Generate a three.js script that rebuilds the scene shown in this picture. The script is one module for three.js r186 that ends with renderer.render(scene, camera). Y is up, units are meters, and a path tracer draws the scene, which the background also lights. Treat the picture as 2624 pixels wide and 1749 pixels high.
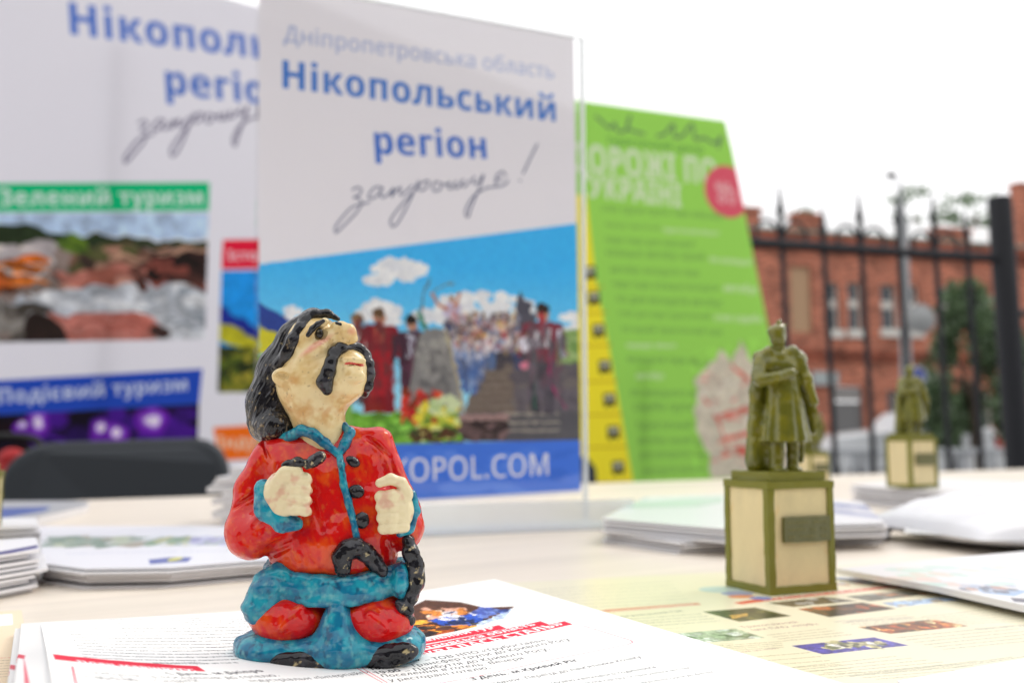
import * as THREE from 'three';
import { RoundedBoxGeometry } from 'three/addons/geometries/RoundedBoxGeometry.js';
import { mergeGeometries } from 'three/addons/utils/BufferGeometryUtils.js';

// ---------- camera, sky, sun, exposure ----------
const scene = new THREE.Scene();
const TOP = 0.74, EYE = 0.81;                       // table top, lens height
const CX = 1312, CY = 874.5, F = CY / Math.tan(20 * Math.PI / 180), PITCH = Math.atan((1130 - CY) / F);
const camera = new THREE.PerspectiveCamera(40, 1024 / 682, 0.02, 400);
camera.position.set(0, EYE, 0);
camera.rotation.set(PITCH, 0, 0);
camera.focus = 0.286;
camera.userData.fStop = 10;
const SKY = 1.22;
{
  const W = 64, H = 32, d = new Float32Array(W * H * 4);
  for (let j = 0; j < H; j++) for (let i = 0; i < W; i++) {
    const el = ((j + 0.5) / H - 0.5) * Math.PI, up = Math.max(0, Math.sin(el));
    const L = SKY * (0.9 + 0.35 * up), o = (j * W + i) * 4;
    d[o] = L; d[o + 1] = L * 0.995; d[o + 2] = L * 1.005; d[o + 3] = 1;
  }
  const t = new THREE.DataTexture(d, W, H, THREE.RGBAFormat, THREE.FloatType);
  t.mapping = THREE.EquirectangularReflectionMapping; t.magFilter = THREE.LinearFilter; t.needsUpdate = true;
  scene.background = t; scene.environment = t;
}
const sun = new THREE.DirectionalLight(0xfff4e6, 0.9);
sun.position.set(2.6, 4.6, -2.6); sun.target.position.set(0, 0.7, -0.4);
sun.castShadow = true; sun.shadow.radius = 40; sun.shadow.mapSize.set(2048, 2048);
Object.assign(sun.shadow.camera, { left: -4, right: 4, top: 4, bottom: -4, near: 0.1, far: 20 });
scene.add(sun, sun.target);
const renderer = new THREE.WebGLRenderer({ antialias: true });
renderer.toneMapping = THREE.LinearToneMapping; renderer.toneMappingExposure = 1.08;
renderer.shadowMap.enabled = true;

// ---------- helpers ----------
const V3 = (x, y, z) => new THREE.Vector3(x, y, z);
const cp = Math.cos(PITCH), sp = Math.sin(PITCH);
const ray = (px, py) => { const dx = (px - CX) / F, dy = -(py - CY) / F; return V3(dx, dy * cp + sp, dy * sp - cp); };
const eye = V3(0, EYE, 0);
const Pz = (px, py, z) => { const r = ray(px, py); return r.multiplyScalar(-z / r.z).add(eye); };     // the measured point at depth z
const Py = (px, py, y) => { const r = ray(px, py); return r.multiplyScalar((y - EYE) / r.y).add(eye); };  // the measured point at height y
let seed = 7;
const rnd = () => { seed = (seed + 0x6d2b79f5) | 0; let t = Math.imul(seed ^ (seed >>> 15), 1 | seed); t = (t + Math.imul(t ^ (t >>> 7), 61 | t)) ^ t; return ((t ^ (t >>> 14)) >>> 0) / 4294967296; };
const rr = (a, b) => a + (b - a) * rnd();
const hash = (x, y, z) => { let h = Math.imul(x, 374761393) ^ Math.imul(y, 668265263) ^ Math.imul(z, 1274126177); h = Math.imul(h ^ (h >>> 13), 1274126177); return ((h ^ (h >>> 16)) >>> 0) / 4294967296; };
const sm = (t) => t * t * (3 - 2 * t), mix = (a, b, t) => a + (b - a) * t, clamp = (x, a = 0, b = 1) => Math.min(b, Math.max(a, x));
const sstep = (a, b, x) => sm(clamp((x - a) / (b - a)));
function noise(x, y, z) {
  const i = Math.floor(x), j = Math.floor(y), k = Math.floor(z), u = sm(x - i), v = sm(y - j), w = sm(z - k);
  const c = (a, b) => mix(hash(i, j + a, k + b), hash(i + 1, j + a, k + b), u);
  return mix(mix(c(0, 0), c(1, 0), v), mix(c(0, 1), c(1, 1), v), w);
}
const fbm = (x, y, z, n = 3) => { let s = 0, a = 0.5, t = 0; for (let i = 0; i < n; i++) { s += a * noise(x, y, z); t += a; a *= 0.5; x = x * 2.03 + 11.3; y = y * 2.03 + 5.1; z = z * 2.03 + 7.7; } return s / t; };
const used = {};
const numbered = (n) => { used[n] = (used[n] ?? -1) + 1; return used[n] ? n + '_' + String(used[n]).padStart(3, '0') : n; };
const shadow = (m) => { m.castShadow = m.receiveShadow = true; return m; };
function tag(o, label, category, group) { Object.assign(o.userData, { label, category }); if (group) o.userData.group = group; return o; }
function thing(name, label, category, pos, group) { const g = new THREE.Group(); g.name = numbered(name); if (pos) g.position.copy(pos); scene.add(g); return tag(g, label, category, group); }
function part(name, geo, mat, parent) { const m = shadow(new THREE.Mesh(geo, mat)); m.name = name; parent.add(m); return m; }
function solo(name, geo, mat, label, category, group) { const m = shadow(new THREE.Mesh(geo, mat)); m.name = numbered(name); scene.add(m); return tag(m, label, category, group); }
function structure(name, geo, mat) { const m = shadow(new THREE.Mesh(geo, mat)); m.name = numbered(name); m.userData.kind = 'structure'; scene.add(m); return m; }
const std = (c, rough = 0.7, o = {}) => new THREE.MeshStandardMaterial({ color: Array.isArray(c) ? new THREE.Color().setRGB(...c) : c, roughness: rough, ...o });
const phys = (c, rough = 0.5, o = {}) => new THREE.MeshPhysicalMaterial({ color: Array.isArray(c) ? new THREE.Color().setRGB(...c) : c, roughness: rough, ...o });
const at = (g, x, y, z) => g.translate(x, y, z);
const box = (w, h, d, x = 0, y = 0, z = 0) => at(new THREE.BoxGeometry(w, h, d), x, y, z);
const rbox = (w, h, d, r, x = 0, y = 0, z = 0) => at(new RoundedBoxGeometry(w, h, d, 2, r), x, y, z);
const bar = (a, b, r0, r1 = r0, n = 10) => { const d = b.clone().sub(a), g = new THREE.CylinderGeometry(r1, r0, d.length(), n); g.applyQuaternion(new THREE.Quaternion().setFromUnitVectors(V3(0, 1, 0), d.clone().normalize())); return at(g, ...a.clone().add(b).multiplyScalar(0.5).toArray()); };
const tube = (pts, r, n = 24, m = 7) => new THREE.TubeGeometry(new THREE.CatmullRomCurve3(pts), n, r, m);
function clean(gs) { return mergeGeometries(gs.map((g) => { const h = g.index ? g.toNonIndexed() : g; for (const k of Object.keys(h.attributes)) if (!['position', 'normal', 'uv'].includes(k)) h.deleteAttribute(k); return h; })); }

// flat things: a frame with origin at its upper left corner, U to the right, W downwards, in metres
class Frame {
  constructor(o, U, W, w, h) { Object.assign(this, { o, U: U.clone().normalize(), W: W.clone().normalize(), w, h }); this.N = this.W.clone().cross(this.U).normalize(); }
  hit(px, py) { const r = ray(px, py); return r.multiplyScalar(this.o.clone().sub(eye).dot(this.N) / r.dot(this.N)).add(eye); }
  mm(px, py) { const p = this.hit(px, py).sub(this.o); return [p.dot(this.U) * 1000, p.dot(this.W) * 1000]; }
  at(x, y, lift = 0) { return this.o.clone().addScaledVector(this.U, x / 1000).addScaledVector(this.W, y / 1000).addScaledVector(this.N, lift); }
}
class Pen {                                            // draws print on a sheet, in millimetres of the sheet
  constructor(fr, res, paper) {
    this.fr = fr; this.c = document.createElement('canvas');
    this.c.width = Math.min(2048, Math.round(fr.w * 1000 * res)); this.c.height = Math.min(2048, Math.round(fr.h * 1000 * res));
    this.x = this.c.getContext('2d'); this.x.scale(this.c.width / (fr.w * 1000), this.c.height / (fr.h * 1000));
    this.x.fillStyle = paper; this.x.fillRect(0, 0, fr.w * 1000, fr.h * 1000); this.x.lineJoin = this.x.lineCap = 'round';
  }
  path(pts, close = true) { const x = this.x; x.beginPath(); pts.forEach((p, i) => { const q = this.fr.mm(...p); i ? x.lineTo(...q) : x.moveTo(...q); }); if (close) x.closePath(); return x; }
  poly(pts, col) { const x = this.path(pts); x.fillStyle = col; x.fill(); }
  clip(pts, f) { this.x.save(); this.path(pts).clip(); f(); this.x.restore(); }
  unit(px, py) { const a = this.fr.mm(px, py), b = this.fr.mm(px + 1, py), c = this.fr.mm(px, py + 1); return [Math.hypot(b[0] - a[0], b[1] - a[1]), Math.hypot(c[0] - a[0], c[1] - a[1])]; }
  line(pts, w, col) { const x = this.path(pts, false), u = this.unit(...pts[0]); x.strokeStyle = col; x.lineWidth = w * u[0]; x.stroke(); }
  curve(pts, w, col) {
    const c = new THREE.CatmullRomCurve3(pts.map((p) => V3(p[0], p[1], 0))), q = c.getPoints(pts.length * 8).map((v) => [v.x, v.y]);
    this.line(q, w, col);
  }
  blob(px, py, rx, ry, col, rot = 0) { const x = this.x, [a, b] = this.fr.mm(px, py), u = this.unit(px, py); x.beginPath(); x.ellipse(a, b, rx * u[0], ry * u[1], rot, 0, 7); x.fillStyle = col; x.fill(); }
  text(s, p0, p1, col, font = 'bold', fam = 'sans-serif', tall = 1) {
    const x = this.x, a = this.fr.mm(...p0), b = this.fr.mm(...p1), len = Math.hypot(b[0] - a[0], b[1] - a[1]);
    x.save(); x.font = `${font} 100px ${fam}`; const k = len / x.measureText(s).width;
    x.translate(...a); x.rotate(Math.atan2(b[1] - a[1], b[0] - a[0])); x.scale(k, k * tall); x.fillStyle = col; x.fillText(s, 0, 0); x.restore();
  }
  photo(pts, amp, size, grain) {                       // turns drawn patches into a printed photograph: ragged outlines, tone and grain (all in mm)
    const q = pts.map((v) => this.fr.mm(...v)), kx = this.c.width / (this.fr.w * 1000), ky = this.c.height / (this.fr.h * 1000), P = q.map(([a, b]) => [a * kx, b * ky]);
    const x0 = Math.max(0, Math.floor(Math.min(...P.map((v) => v[0])))), x1 = Math.min(this.c.width, Math.ceil(Math.max(...P.map((v) => v[0])))), y0 = Math.max(0, Math.floor(Math.min(...P.map((v) => v[1])))), y1 = Math.min(this.c.height, Math.ceil(Math.max(...P.map((v) => v[1]))));
    const W = x1 - x0, H = y1 - y0; if (W < 2 || H < 2) return;
    const inside = (x, y) => { let r = false; for (let i = 0, j = P.length - 1; i < P.length; j = i++) if (P[i][1] > y !== P[j][1] > y && x < (P[j][0] - P[i][0]) * (y - P[i][1]) / (P[j][1] - P[i][1]) + P[i][0]) r = !r; return r; };
    const im = this.x.getImageData(x0, y0, W, H), src = im.data.slice(), ax = amp * kx, ay = amp * ky;
    for (let j = 0; j < H; j++) for (let i = 0; i < W; i++) {
      if (!inside(x0 + i, y0 + j)) continue;
      const u = i / kx / size, v = j / ky / size, dx = (noise(u, v, 3) - 0.5) * 2 + (noise(u * 2.6, v * 2.6, 13) - 0.5) * 1.2, dy = (noise(u, v, 7) - 0.5) * 2 + (noise(u * 2.6, v * 2.6, 17) - 0.5) * 1.2;
      let a = Math.round(i + dx * ax), b = Math.round(j + dy * ay); if (a < 0 || b < 0 || a >= W || b >= H || !inside(x0 + a, y0 + b)) { a = i; b = j; }
      const k = 1 + grain * ((noise(u * 3.1, v * 3.1, 23) - 0.5) * 1.4 + (noise(u * 8, v * 8, 29) - 0.5)), o = (j * W + i) * 4, s = (b * W + a) * 4; for (let c = 0; c < 3; c++) im.data[o + c] = clamp(src[s + c] * k, 0, 255);
    }
    this.x.putImageData(im, x0, y0);
  }
  tex() { const t = new THREE.CanvasTexture(this.c); t.colorSpace = THREE.SRGBColorSpace; t.anisotropy = 8; return t; }
}
// a sheet with thickness; pts are [x, y] in mm in the frame, the print is on the +N side
function sheetGeo(fr, pts, thick, back = false) {
  const n = pts.length, pos = [], uv = [], idx = [];
  const put = (p, l) => { pos.push(...fr.at(p[0], p[1], l).toArray()); uv.push(p[0] / 1000 / fr.w, 1 - p[1] / 1000 / fr.h); };
  const tri = THREE.ShapeUtils.triangulateShape(pts.map((p) => new THREE.Vector2(p[0], p[1])), []);
  const area = THREE.ShapeUtils.area(pts.map((p) => new THREE.Vector2(p[0], p[1])));
  const flip = area > 0;                              // y runs down
  pts.forEach((p) => put(p, thick));
  const cw = (t) => { const [a, b, c] = t.map((i) => pts[i]); return (b[0] - a[0]) * (c[1] - a[1]) - (b[1] - a[1]) * (c[0] - a[0]) > 0; };
  for (const t of tri) idx.push(...(cw(t) ? [t[0], t[2], t[1]] : t));
  const front = idx.length;
  pts.forEach((p) => put(p, 0));
  for (const t of tri) idx.push(...(cw(t) ? t : [t[0], t[2], t[1]]).map((i) => i + n));
  for (let i = 0; i < n; i++) {
    const j = (i + 1) % n, k = pos.length / 3;
    put(pts[i], thick); put(pts[j], thick); put(pts[j], 0); put(pts[i], 0);
    idx.push(...(flip ? [k, k + 1, k + 2, k, k + 2, k + 3] : [k, k + 2, k + 1, k, k + 3, k + 2]));
  }
  const g = new THREE.BufferGeometry();
  g.setAttribute('position', new THREE.Float32BufferAttribute(pos, 3)); g.setAttribute('uv', new THREE.Float32BufferAttribute(uv, 2)); g.setIndex(idx);
  g.addGroup(0, front, 0); g.addGroup(front, idx.length - front, 1);
  const gg = g.toNonIndexed(); gg.clearGroups(); gg.addGroup(0, front, 0); gg.addGroup(front, idx.length - front, 1); gg.computeVertexNormals();
  return gg;
}

// ---------- solid modelling from distance fields ----------
function nets(sdf, lo, hi, cell) {
  const n = [0, 1, 2].map((a) => Math.ceil((hi[a] - lo[a]) / cell) + 1), [nx, ny, nz] = n, val = new Float32Array(nx * ny * nz), id = (i, j, k) => i + nx * (j + ny * k);
  const B = 4;
  for (let k = 0; k < nz; k += B) for (let j = 0; j < ny; j += B) for (let i = 0; i < nx; i += B) {
    const m = sdf(lo[0] + (i + 1.5) * cell, lo[1] + (j + 1.5) * cell, lo[2] + (k + 1.5) * cell), far = Math.abs(m) > cell * B * 2.2;
    for (let c = k; c < Math.min(k + B, nz); c++) for (let b = j; b < Math.min(j + B, ny); b++) for (let a = i; a < Math.min(i + B, nx); a++) val[id(a, b, c)] = far ? m : sdf(lo[0] + a * cell, lo[1] + b * cell, lo[2] + c * cell);
  }
  const vid = new Int32Array(nx * ny * nz).fill(-1), pos = [], idx = [];
  const off = [[0, 0, 0], [1, 0, 0], [0, 1, 0], [1, 1, 0], [0, 0, 1], [1, 0, 1], [0, 1, 1], [1, 1, 1]], edges = [[0, 1], [2, 3], [4, 5], [6, 7], [0, 2], [1, 3], [4, 6], [5, 7], [0, 4], [1, 5], [2, 6], [3, 7]];
  const v = new Float32Array(8);
  for (let k = 0; k < nz - 1; k++) for (let j = 0; j < ny - 1; j++) for (let i = 0; i < nx - 1; i++) {
    let neg = 0;
    for (let c = 0; c < 8; c++) { v[c] = val[id(i + off[c][0], j + off[c][1], k + off[c][2])]; if (v[c] < 0) neg++; }
    if (neg === 0 || neg === 8) continue;
    let x = 0, y = 0, z = 0, m = 0;
    for (const [a, b] of edges) if (v[a] < 0 !== v[b] < 0) { const t = v[a] / (v[a] - v[b]), p = off[a], q = off[b]; x += mix(p[0], q[0], t); y += mix(p[1], q[1], t); z += mix(p[2], q[2], t); m++; }
    vid[id(i, j, k)] = pos.length / 3;
    pos.push(lo[0] + (i + x / m) * cell, lo[1] + (j + y / m) * cell, lo[2] + (k + z / m) * cell);
  }
  const quad = (a, b, c, d, f) => { if (a < 0 || b < 0 || c < 0 || d < 0) return; f ? idx.push(a, b, c, a, c, d) : idx.push(a, c, b, a, d, c); };
  for (let k = 1; k < nz - 1; k++) for (let j = 1; j < ny - 1; j++) for (let i = 1; i < nx - 1; i++) {
    const s = val[id(i, j, k)] < 0;
    if (s !== val[id(i + 1, j, k)] < 0) quad(vid[id(i, j - 1, k - 1)], vid[id(i, j, k - 1)], vid[id(i, j, k)], vid[id(i, j - 1, k)], s);
    if (s !== val[id(i, j + 1, k)] < 0) quad(vid[id(i - 1, j, k - 1)], vid[id(i - 1, j, k)], vid[id(i, j, k)], vid[id(i, j, k - 1)], s);
    if (s !== val[id(i, j, k + 1)] < 0) quad(vid[id(i - 1, j - 1, k)], vid[id(i, j - 1, k)], vid[id(i, j, k)], vid[id(i - 1, j, k)], s);
  }
  const nor = new Float32Array(pos.length), e = cell * 0.5;
  for (let p = 0; p < pos.length; p += 3) {
    const [x, y, z] = [pos[p], pos[p + 1], pos[p + 2]];
    const gx = sdf(x + e, y, z) - sdf(x - e, y, z), gy = sdf(x, y + e, z) - sdf(x, y - e, z), gz = sdf(x, y, z + e) - sdf(x, y, z - e), l = Math.hypot(gx, gy, gz) || 1;
    nor[p] = gx / l; nor[p + 1] = gy / l; nor[p + 2] = gz / l;
  }
  return { pos, nor, idx };
}
const smin = (a, b, k) => { const h = Math.max(k - Math.abs(a - b), 0) / k; return Math.min(a, b) - h * h * k * 0.25; };
const cap = (a, b, ra, rb = ra) => { const d = [b[0] - a[0], b[1] - a[1], b[2] - a[2]], L = d[0] ** 2 + d[1] ** 2 + d[2] ** 2 || 1; return (x, y, z) => { const px = x - a[0], py = y - a[1], pz = z - a[2], t = clamp((px * d[0] + py * d[1] + pz * d[2]) / L); return Math.hypot(px - d[0] * t, py - d[1] * t, pz - d[2] * t) - mix(ra, rb, t); }; };
const chain = (pts, rs, k = 4) => { const s = pts.slice(1).map((p, i) => cap(pts[i], p, rs[i], rs[i + 1])); return (x, y, z) => { let d = s[0](x, y, z); for (let i = 1; i < s.length; i++) d = smin(d, s[i](x, y, z), k); return d; }; };
const ell = (c, r, rot = 0) => { const co = Math.cos(rot), si = Math.sin(rot); return (x, y, z) => { const dx = x - c[0], dy = y - c[1], X = dx * co + dy * si, Y = -dx * si + dy * co, Z = z - c[2]; const k0 = Math.hypot(X / r[0], Y / r[1], Z / r[2]), k1 = Math.hypot(X / r[0] ** 2, Y / r[1] ** 2, Z / r[2] ** 2); return k1 < 1e-9 ? -Math.min(...r) : k0 * (k0 - 1) / k1; }; };
const join = (k, ...fs) => (x, y, z) => { let d = fs[0](x, y, z); for (let i = 1; i < fs.length; i++) d = smin(d, fs[i](x, y, z), k); return d; };
const lumpy = (f, amp, size, o = 0, fine = 0.35) => (x, y, z) => { const d = f(x, y, z); return d > amp * 3 + 3 || d < -amp * 3 - 3 ? d : d + amp * (2 * fbm(x / size + o, y / size, z / size, 2) - 1) + fine * (2 * noise(x / 9 + o + 3, y / 9 + 5, z / 9) - 1); };
const cutBelow = (f, y0) => (x, y, z) => Math.max(f(x, y, z), y0 - y);
// mesh of a field in modelling units; paint(x, y, z) gives linear colour
function solid(name, sdf, lo, hi, cell, scale, mat, parent, paint) {
  const { pos, nor, idx } = nets(sdf, lo, hi, cell), g = new THREE.BufferGeometry(), P = new Float32Array(pos.length), C = paint && new Float32Array(pos.length);
  for (let i = 0; i < pos.length; i++) P[i] = pos[i] * scale;
  if (paint) for (let i = 0; i < pos.length; i += 3) C.set(paint(pos[i], pos[i + 1], pos[i + 2]), i);
  g.setAttribute('position', new THREE.BufferAttribute(P, 3)); g.setAttribute('normal', new THREE.BufferAttribute(nor, 3)); if (paint) g.setAttribute('color', new THREE.BufferAttribute(C, 3)); g.setIndex(idx);
  return part(name, g, mat, parent);
}
const boundsOf = (pts, pad) => [[0, 1, 2].map((a) => Math.min(...pts.map((p) => p[a])) - pad), [0, 1, 2].map((a) => Math.max(...pts.map((p) => p[a])) + pad)];

// ---------- the street ----------
function speckle(w, h, f, repeat) {
  const c = document.createElement('canvas'); c.width = w; c.height = h; const x = c.getContext('2d'), im = x.createImageData(w, h);
  for (let j = 0; j < h; j++) for (let i = 0; i < w; i++) { const q = f(i, j), o = (j * w + i) * 4; im.data[o] = q[0]; im.data[o + 1] = q[1]; im.data[o + 2] = q[2]; im.data[o + 3] = 255; }
  x.putImageData(im, 0, 0); const t = new THREE.CanvasTexture(c); t.colorSpace = THREE.SRGBColorSpace; t.wrapS = t.wrapT = THREE.RepeatWrapping; if (repeat) t.repeat.set(...repeat); return t;
}
const tile = (i, j, n, size, s) => { const a = i / size * n, b = j / size * n; const w = (x, y) => fbm(x, y, s, 4), u = i / size, v = j / size; return mix(mix(w(a, b), w(a - n, b), u), mix(w(a, b - n), w(a - n, b - n), u), v); };
{
  const t = speckle(512, 512, (i, j) => { const v = 95 + 60 * (tile(i, j, 24, 512, 3) - 0.5) + rr(-9, 9); return [v, v, v * 1.01]; }, [60, 60]);
  const g = new THREE.PlaneGeometry(240, 240).rotateX(-Math.PI / 2); structure('ground', at(g, 0, 0, -60), std(0xffffff, 0.95, { map: t }));
}
const dirOf = (deg) => V3(Math.cos(deg * Math.PI / 180), 0, -Math.sin(deg * Math.PI / 180));
// two-storey brick building
{
  const u = dirOf(16), p0 = Pz(2000, 1130, 36); p0.y = 0;
  const fr = new Frame(p0.clone().setY(12).addScaledVector(u, -14), u, V3(0, -1, 0), 50, 12);
  const M = (px, py) => { const [a, b] = fr.mm(px, py); return [a / 1000, 12 - b / 1000]; };       // metres along the wall, height
  const bk = speckle(512, 512, (i, j) => {
    const row = Math.floor(j / 8), o = row % 2 ? 16 : 0, col = Math.floor((i + o) / 32) % 16, mortar = j % 8 < 1 || (i + o) % 32 < 1;
    const h = hash(col, row, 5), n = tile(i, j, 7, 512, 9);
    const k = (0.72 + 0.4 * h) * (0.72 + 0.6 * n);
    return mortar ? [166 * k, 138 * k, 122 * k] : [172 * k, 102 * k, 78 * k];
  });
  bk.repeat.set(1 / 4.2, 1 / 4.2);
  const brick = std(0xffffff, 0.9, { map: bk }), darkBrick = std(0xd0b8b0, 0.9, { map: bk }), trim = std([0.62, 0.6, 0.55], 0.8), roofM = std([0.62, 0.63, 0.64], 0.5), glass = phys([0.06, 0.07, 0.08], 0.12, {}), greenM = std([0.12, 0.2, 0.16], 0.6), tan = std([0.42, 0.27, 0.16], 0.9), grey = std([0.16, 0.16, 0.16], 0.8);
  const B = thing('brick_building', 'two-storey red brick building with cream window sills across the street', 'building');
  B.position.copy(fr.o.clone().setY(0)); B.rotation.y = 16 * Math.PI / 180;
  const rect = (p, q) => { const [a, y1] = M(...p), [b, y0] = M(...q); return [Math.min(a, b), Math.max(a, b), Math.min(y0, y1), Math.max(y0, y1)]; };
  const uvm = (g) => { const p = g.attributes.position, n = g.attributes.normal, v = []; for (let i = 0; i < p.count; i++) v.push(Math.abs(n.getX(i)) > 0.5 ? p.getZ(i) : p.getX(i), p.getY(i)); g.setAttribute('uv', new THREE.Float32BufferAttribute(v, 2)); return g; };
  const wallTop = M(2240, 632)[1];
  // window openings cut out of the wall as real recesses: wall built from strips around them
  const ups = [[[2119, 722], [2155, 866]], [[2172, 722], [2212, 866]], [[2256, 728], [2302, 864]], [[2322, 730], [2360, 866]], [[2407, 734], [2457, 862]], [[2500, 738], [2545, 864]]].map((r) => rect(...r));
  const los = [[[2137, 990], [2222, 1180]], [[2274, 1000], [2310, 1180]], [[2395, 1000], [2450, 1130]], [[2490, 1000], [2550, 1130]]].map((r) => rect(...r));
  const niche = rect([2024, 680], [2084, 852]);
  ups.sort((a, b) => a[0] - b[0]); los.sort((a, b) => a[0] - b[0]);
  const X0 = 4, X1 = 46, D = 0.35, depth = 9, W = [];
  const strip = (x0, x1, y0, y1) => { if (x1 - x0 > 0.01 && y1 - y0 > 0.01) W.push(box(x1 - x0, y1 - y0, D, (x0 + x1) / 2, (y0 + y1) / 2, -D / 2)); };
  const band = (list, y0, y1) => { let x = X0; for (const r of list) { strip(x, r[0], y0, y1); strip(r[0], r[1], y0, r[2]); strip(r[0], r[1], r[3], y1); x = r[1]; } strip(x, X1, y0, y1); };
  const mid = M(2240, 925)[1];
  band(los, 0, mid); band([niche, ...ups], mid, wallTop);
  W.push(box(0.4, wallTop, depth, X0 + 0.2, wallTop / 2, -D - depth / 2), box(0.4, wallTop, depth, X1 - 0.2, wallTop / 2, -D - depth / 2));
  part('wall', uvm(clean(W)), brick, B);
  part('niche_panel', box(niche[1] - niche[0], niche[3] - niche[2], 0.1, (niche[0] + niche[1]) / 2, (niche[2] + niche[3]) / 2, -0.16), tan, B);
  part('string_course', uvm(clean([box(X1 - X0, 0.22, 0.14, (X0 + X1) / 2, mid + 0.1, 0.07), box(X1 - X0, 0.14, 0.2, (X0 + X1) / 2, mid + 0.32, 0.1)])), darkBrick, B);
  part('cornice', uvm(clean([box(X1 - X0, 0.3, 0.4, (X0 + X1) / 2, wallTop + 0.15, 0.1), box(X1 - X0, 0.2, 0.2, (X0 + X1) / 2, wallTop - 0.22, 0.1)])), darkBrick, B);
  { const run = depth / 2 + 0.5, up = 2.1, len = Math.hypot(run, up), t = Math.atan2(up, run), sl = (sg) => box(X1 - X0, 0.08, len).rotateX(sg * t).translate((X0 + X1) / 2, wallTop + 0.36 + up / 2, -D - depth / 2 + sg * run / 2);
    const rf = part('roof', clean([sl(1), sl(-1)]), roofM, B); for (let i = 0; i < 40; i++) part('standing_seam', box(0.05, 0.05, len).rotateX(t).translate(X0 + 0.5 + i * 1.05, wallTop + 0.36 + up / 2 + 0.06, -D - depth / 2 + run / 2), roofM, rf); }
  part('gutter', box(X1 - X0, 0.12, 0.14, (X0 + X1) / 2, wallTop + 0.37, 0.2), greenM, B);
  for (const r of [[[2034, 556], [2098, 640]], [[2396, 592], [2482, 650]], [[2602, 478], [2760, 640]], [[1890, 540], [1944, 620]]].map((q) => rect(...q))) part('parapet_pier', uvm(clean([box(r[1] - r[0], r[3] - wallTop, 0.5, (r[0] + r[1]) / 2, (r[3] + wallTop) / 2, -0.05), box(r[1] - r[0] + 0.15, 0.15, 0.62, (r[0] + r[1]) / 2, r[3] + 0.07, -0.05)])), brick, B);
  const window_ = (r, sill) => {
    const w = r[1] - r[0], h = r[3] - r[2], cx = (r[0] + r[1]) / 2, cy = (r[2] + r[3]) / 2;
    const f = part('window', clean([box(0.07, h, 0.08, r[0] + 0.035, cy, -0.2), box(0.07, h, 0.08, r[1] - 0.035, cy, -0.2), box(w - 0.14, 0.07, 0.08, cx, r[3] - 0.035, -0.2), box(w - 0.14, 0.3, 0.08, cx, r[2] + h * 0.62, -0.2)]), trim, B);
    part('pane', box(w - 0.14, h * 0.3, 0.02, cx, r[2] + h * 0.8, -0.22), glass, f); part('pane', box(w - 0.14, h * 0.52, 0.02, cx, r[2] + h * 0.29, -0.22), glass, f);
    part('backing', box(w, h, 0.04, cx, cy, -0.32), grey, f);
    if (sill) part('sill', box(w + 0.2, 0.32, 0.2, cx, r[2] + 0.16, 0.02), trim, f);
  };
  ups.forEach((r) => window_(r, true)); los.slice(1).forEach((r) => window_(r, false));
  { const r = los[0], w = r[1] - r[0], cx = (r[0] + r[1]) / 2; const d = part('shop_door', box(w, r[3] - r[2] - 0.6, 0.1, cx, (r[2] + r[3] - 0.6) / 2, -0.25), grey, B); part('transom', box(w, 0.5, 0.12, cx, r[3] - 0.28, -0.24), std([0.3, 0.29, 0.28], 0.6), d); }
  const s = rect([2072, 952], [2138, 988]); part('sign_board', box(s[1] - s[0], s[3] - s[2], 0.1, (s[0] + s[1]) / 2, (s[2] + s[3]) / 2, 0.26), std([0.34, 0.38, 0.38], 0.6), B);
}
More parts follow.
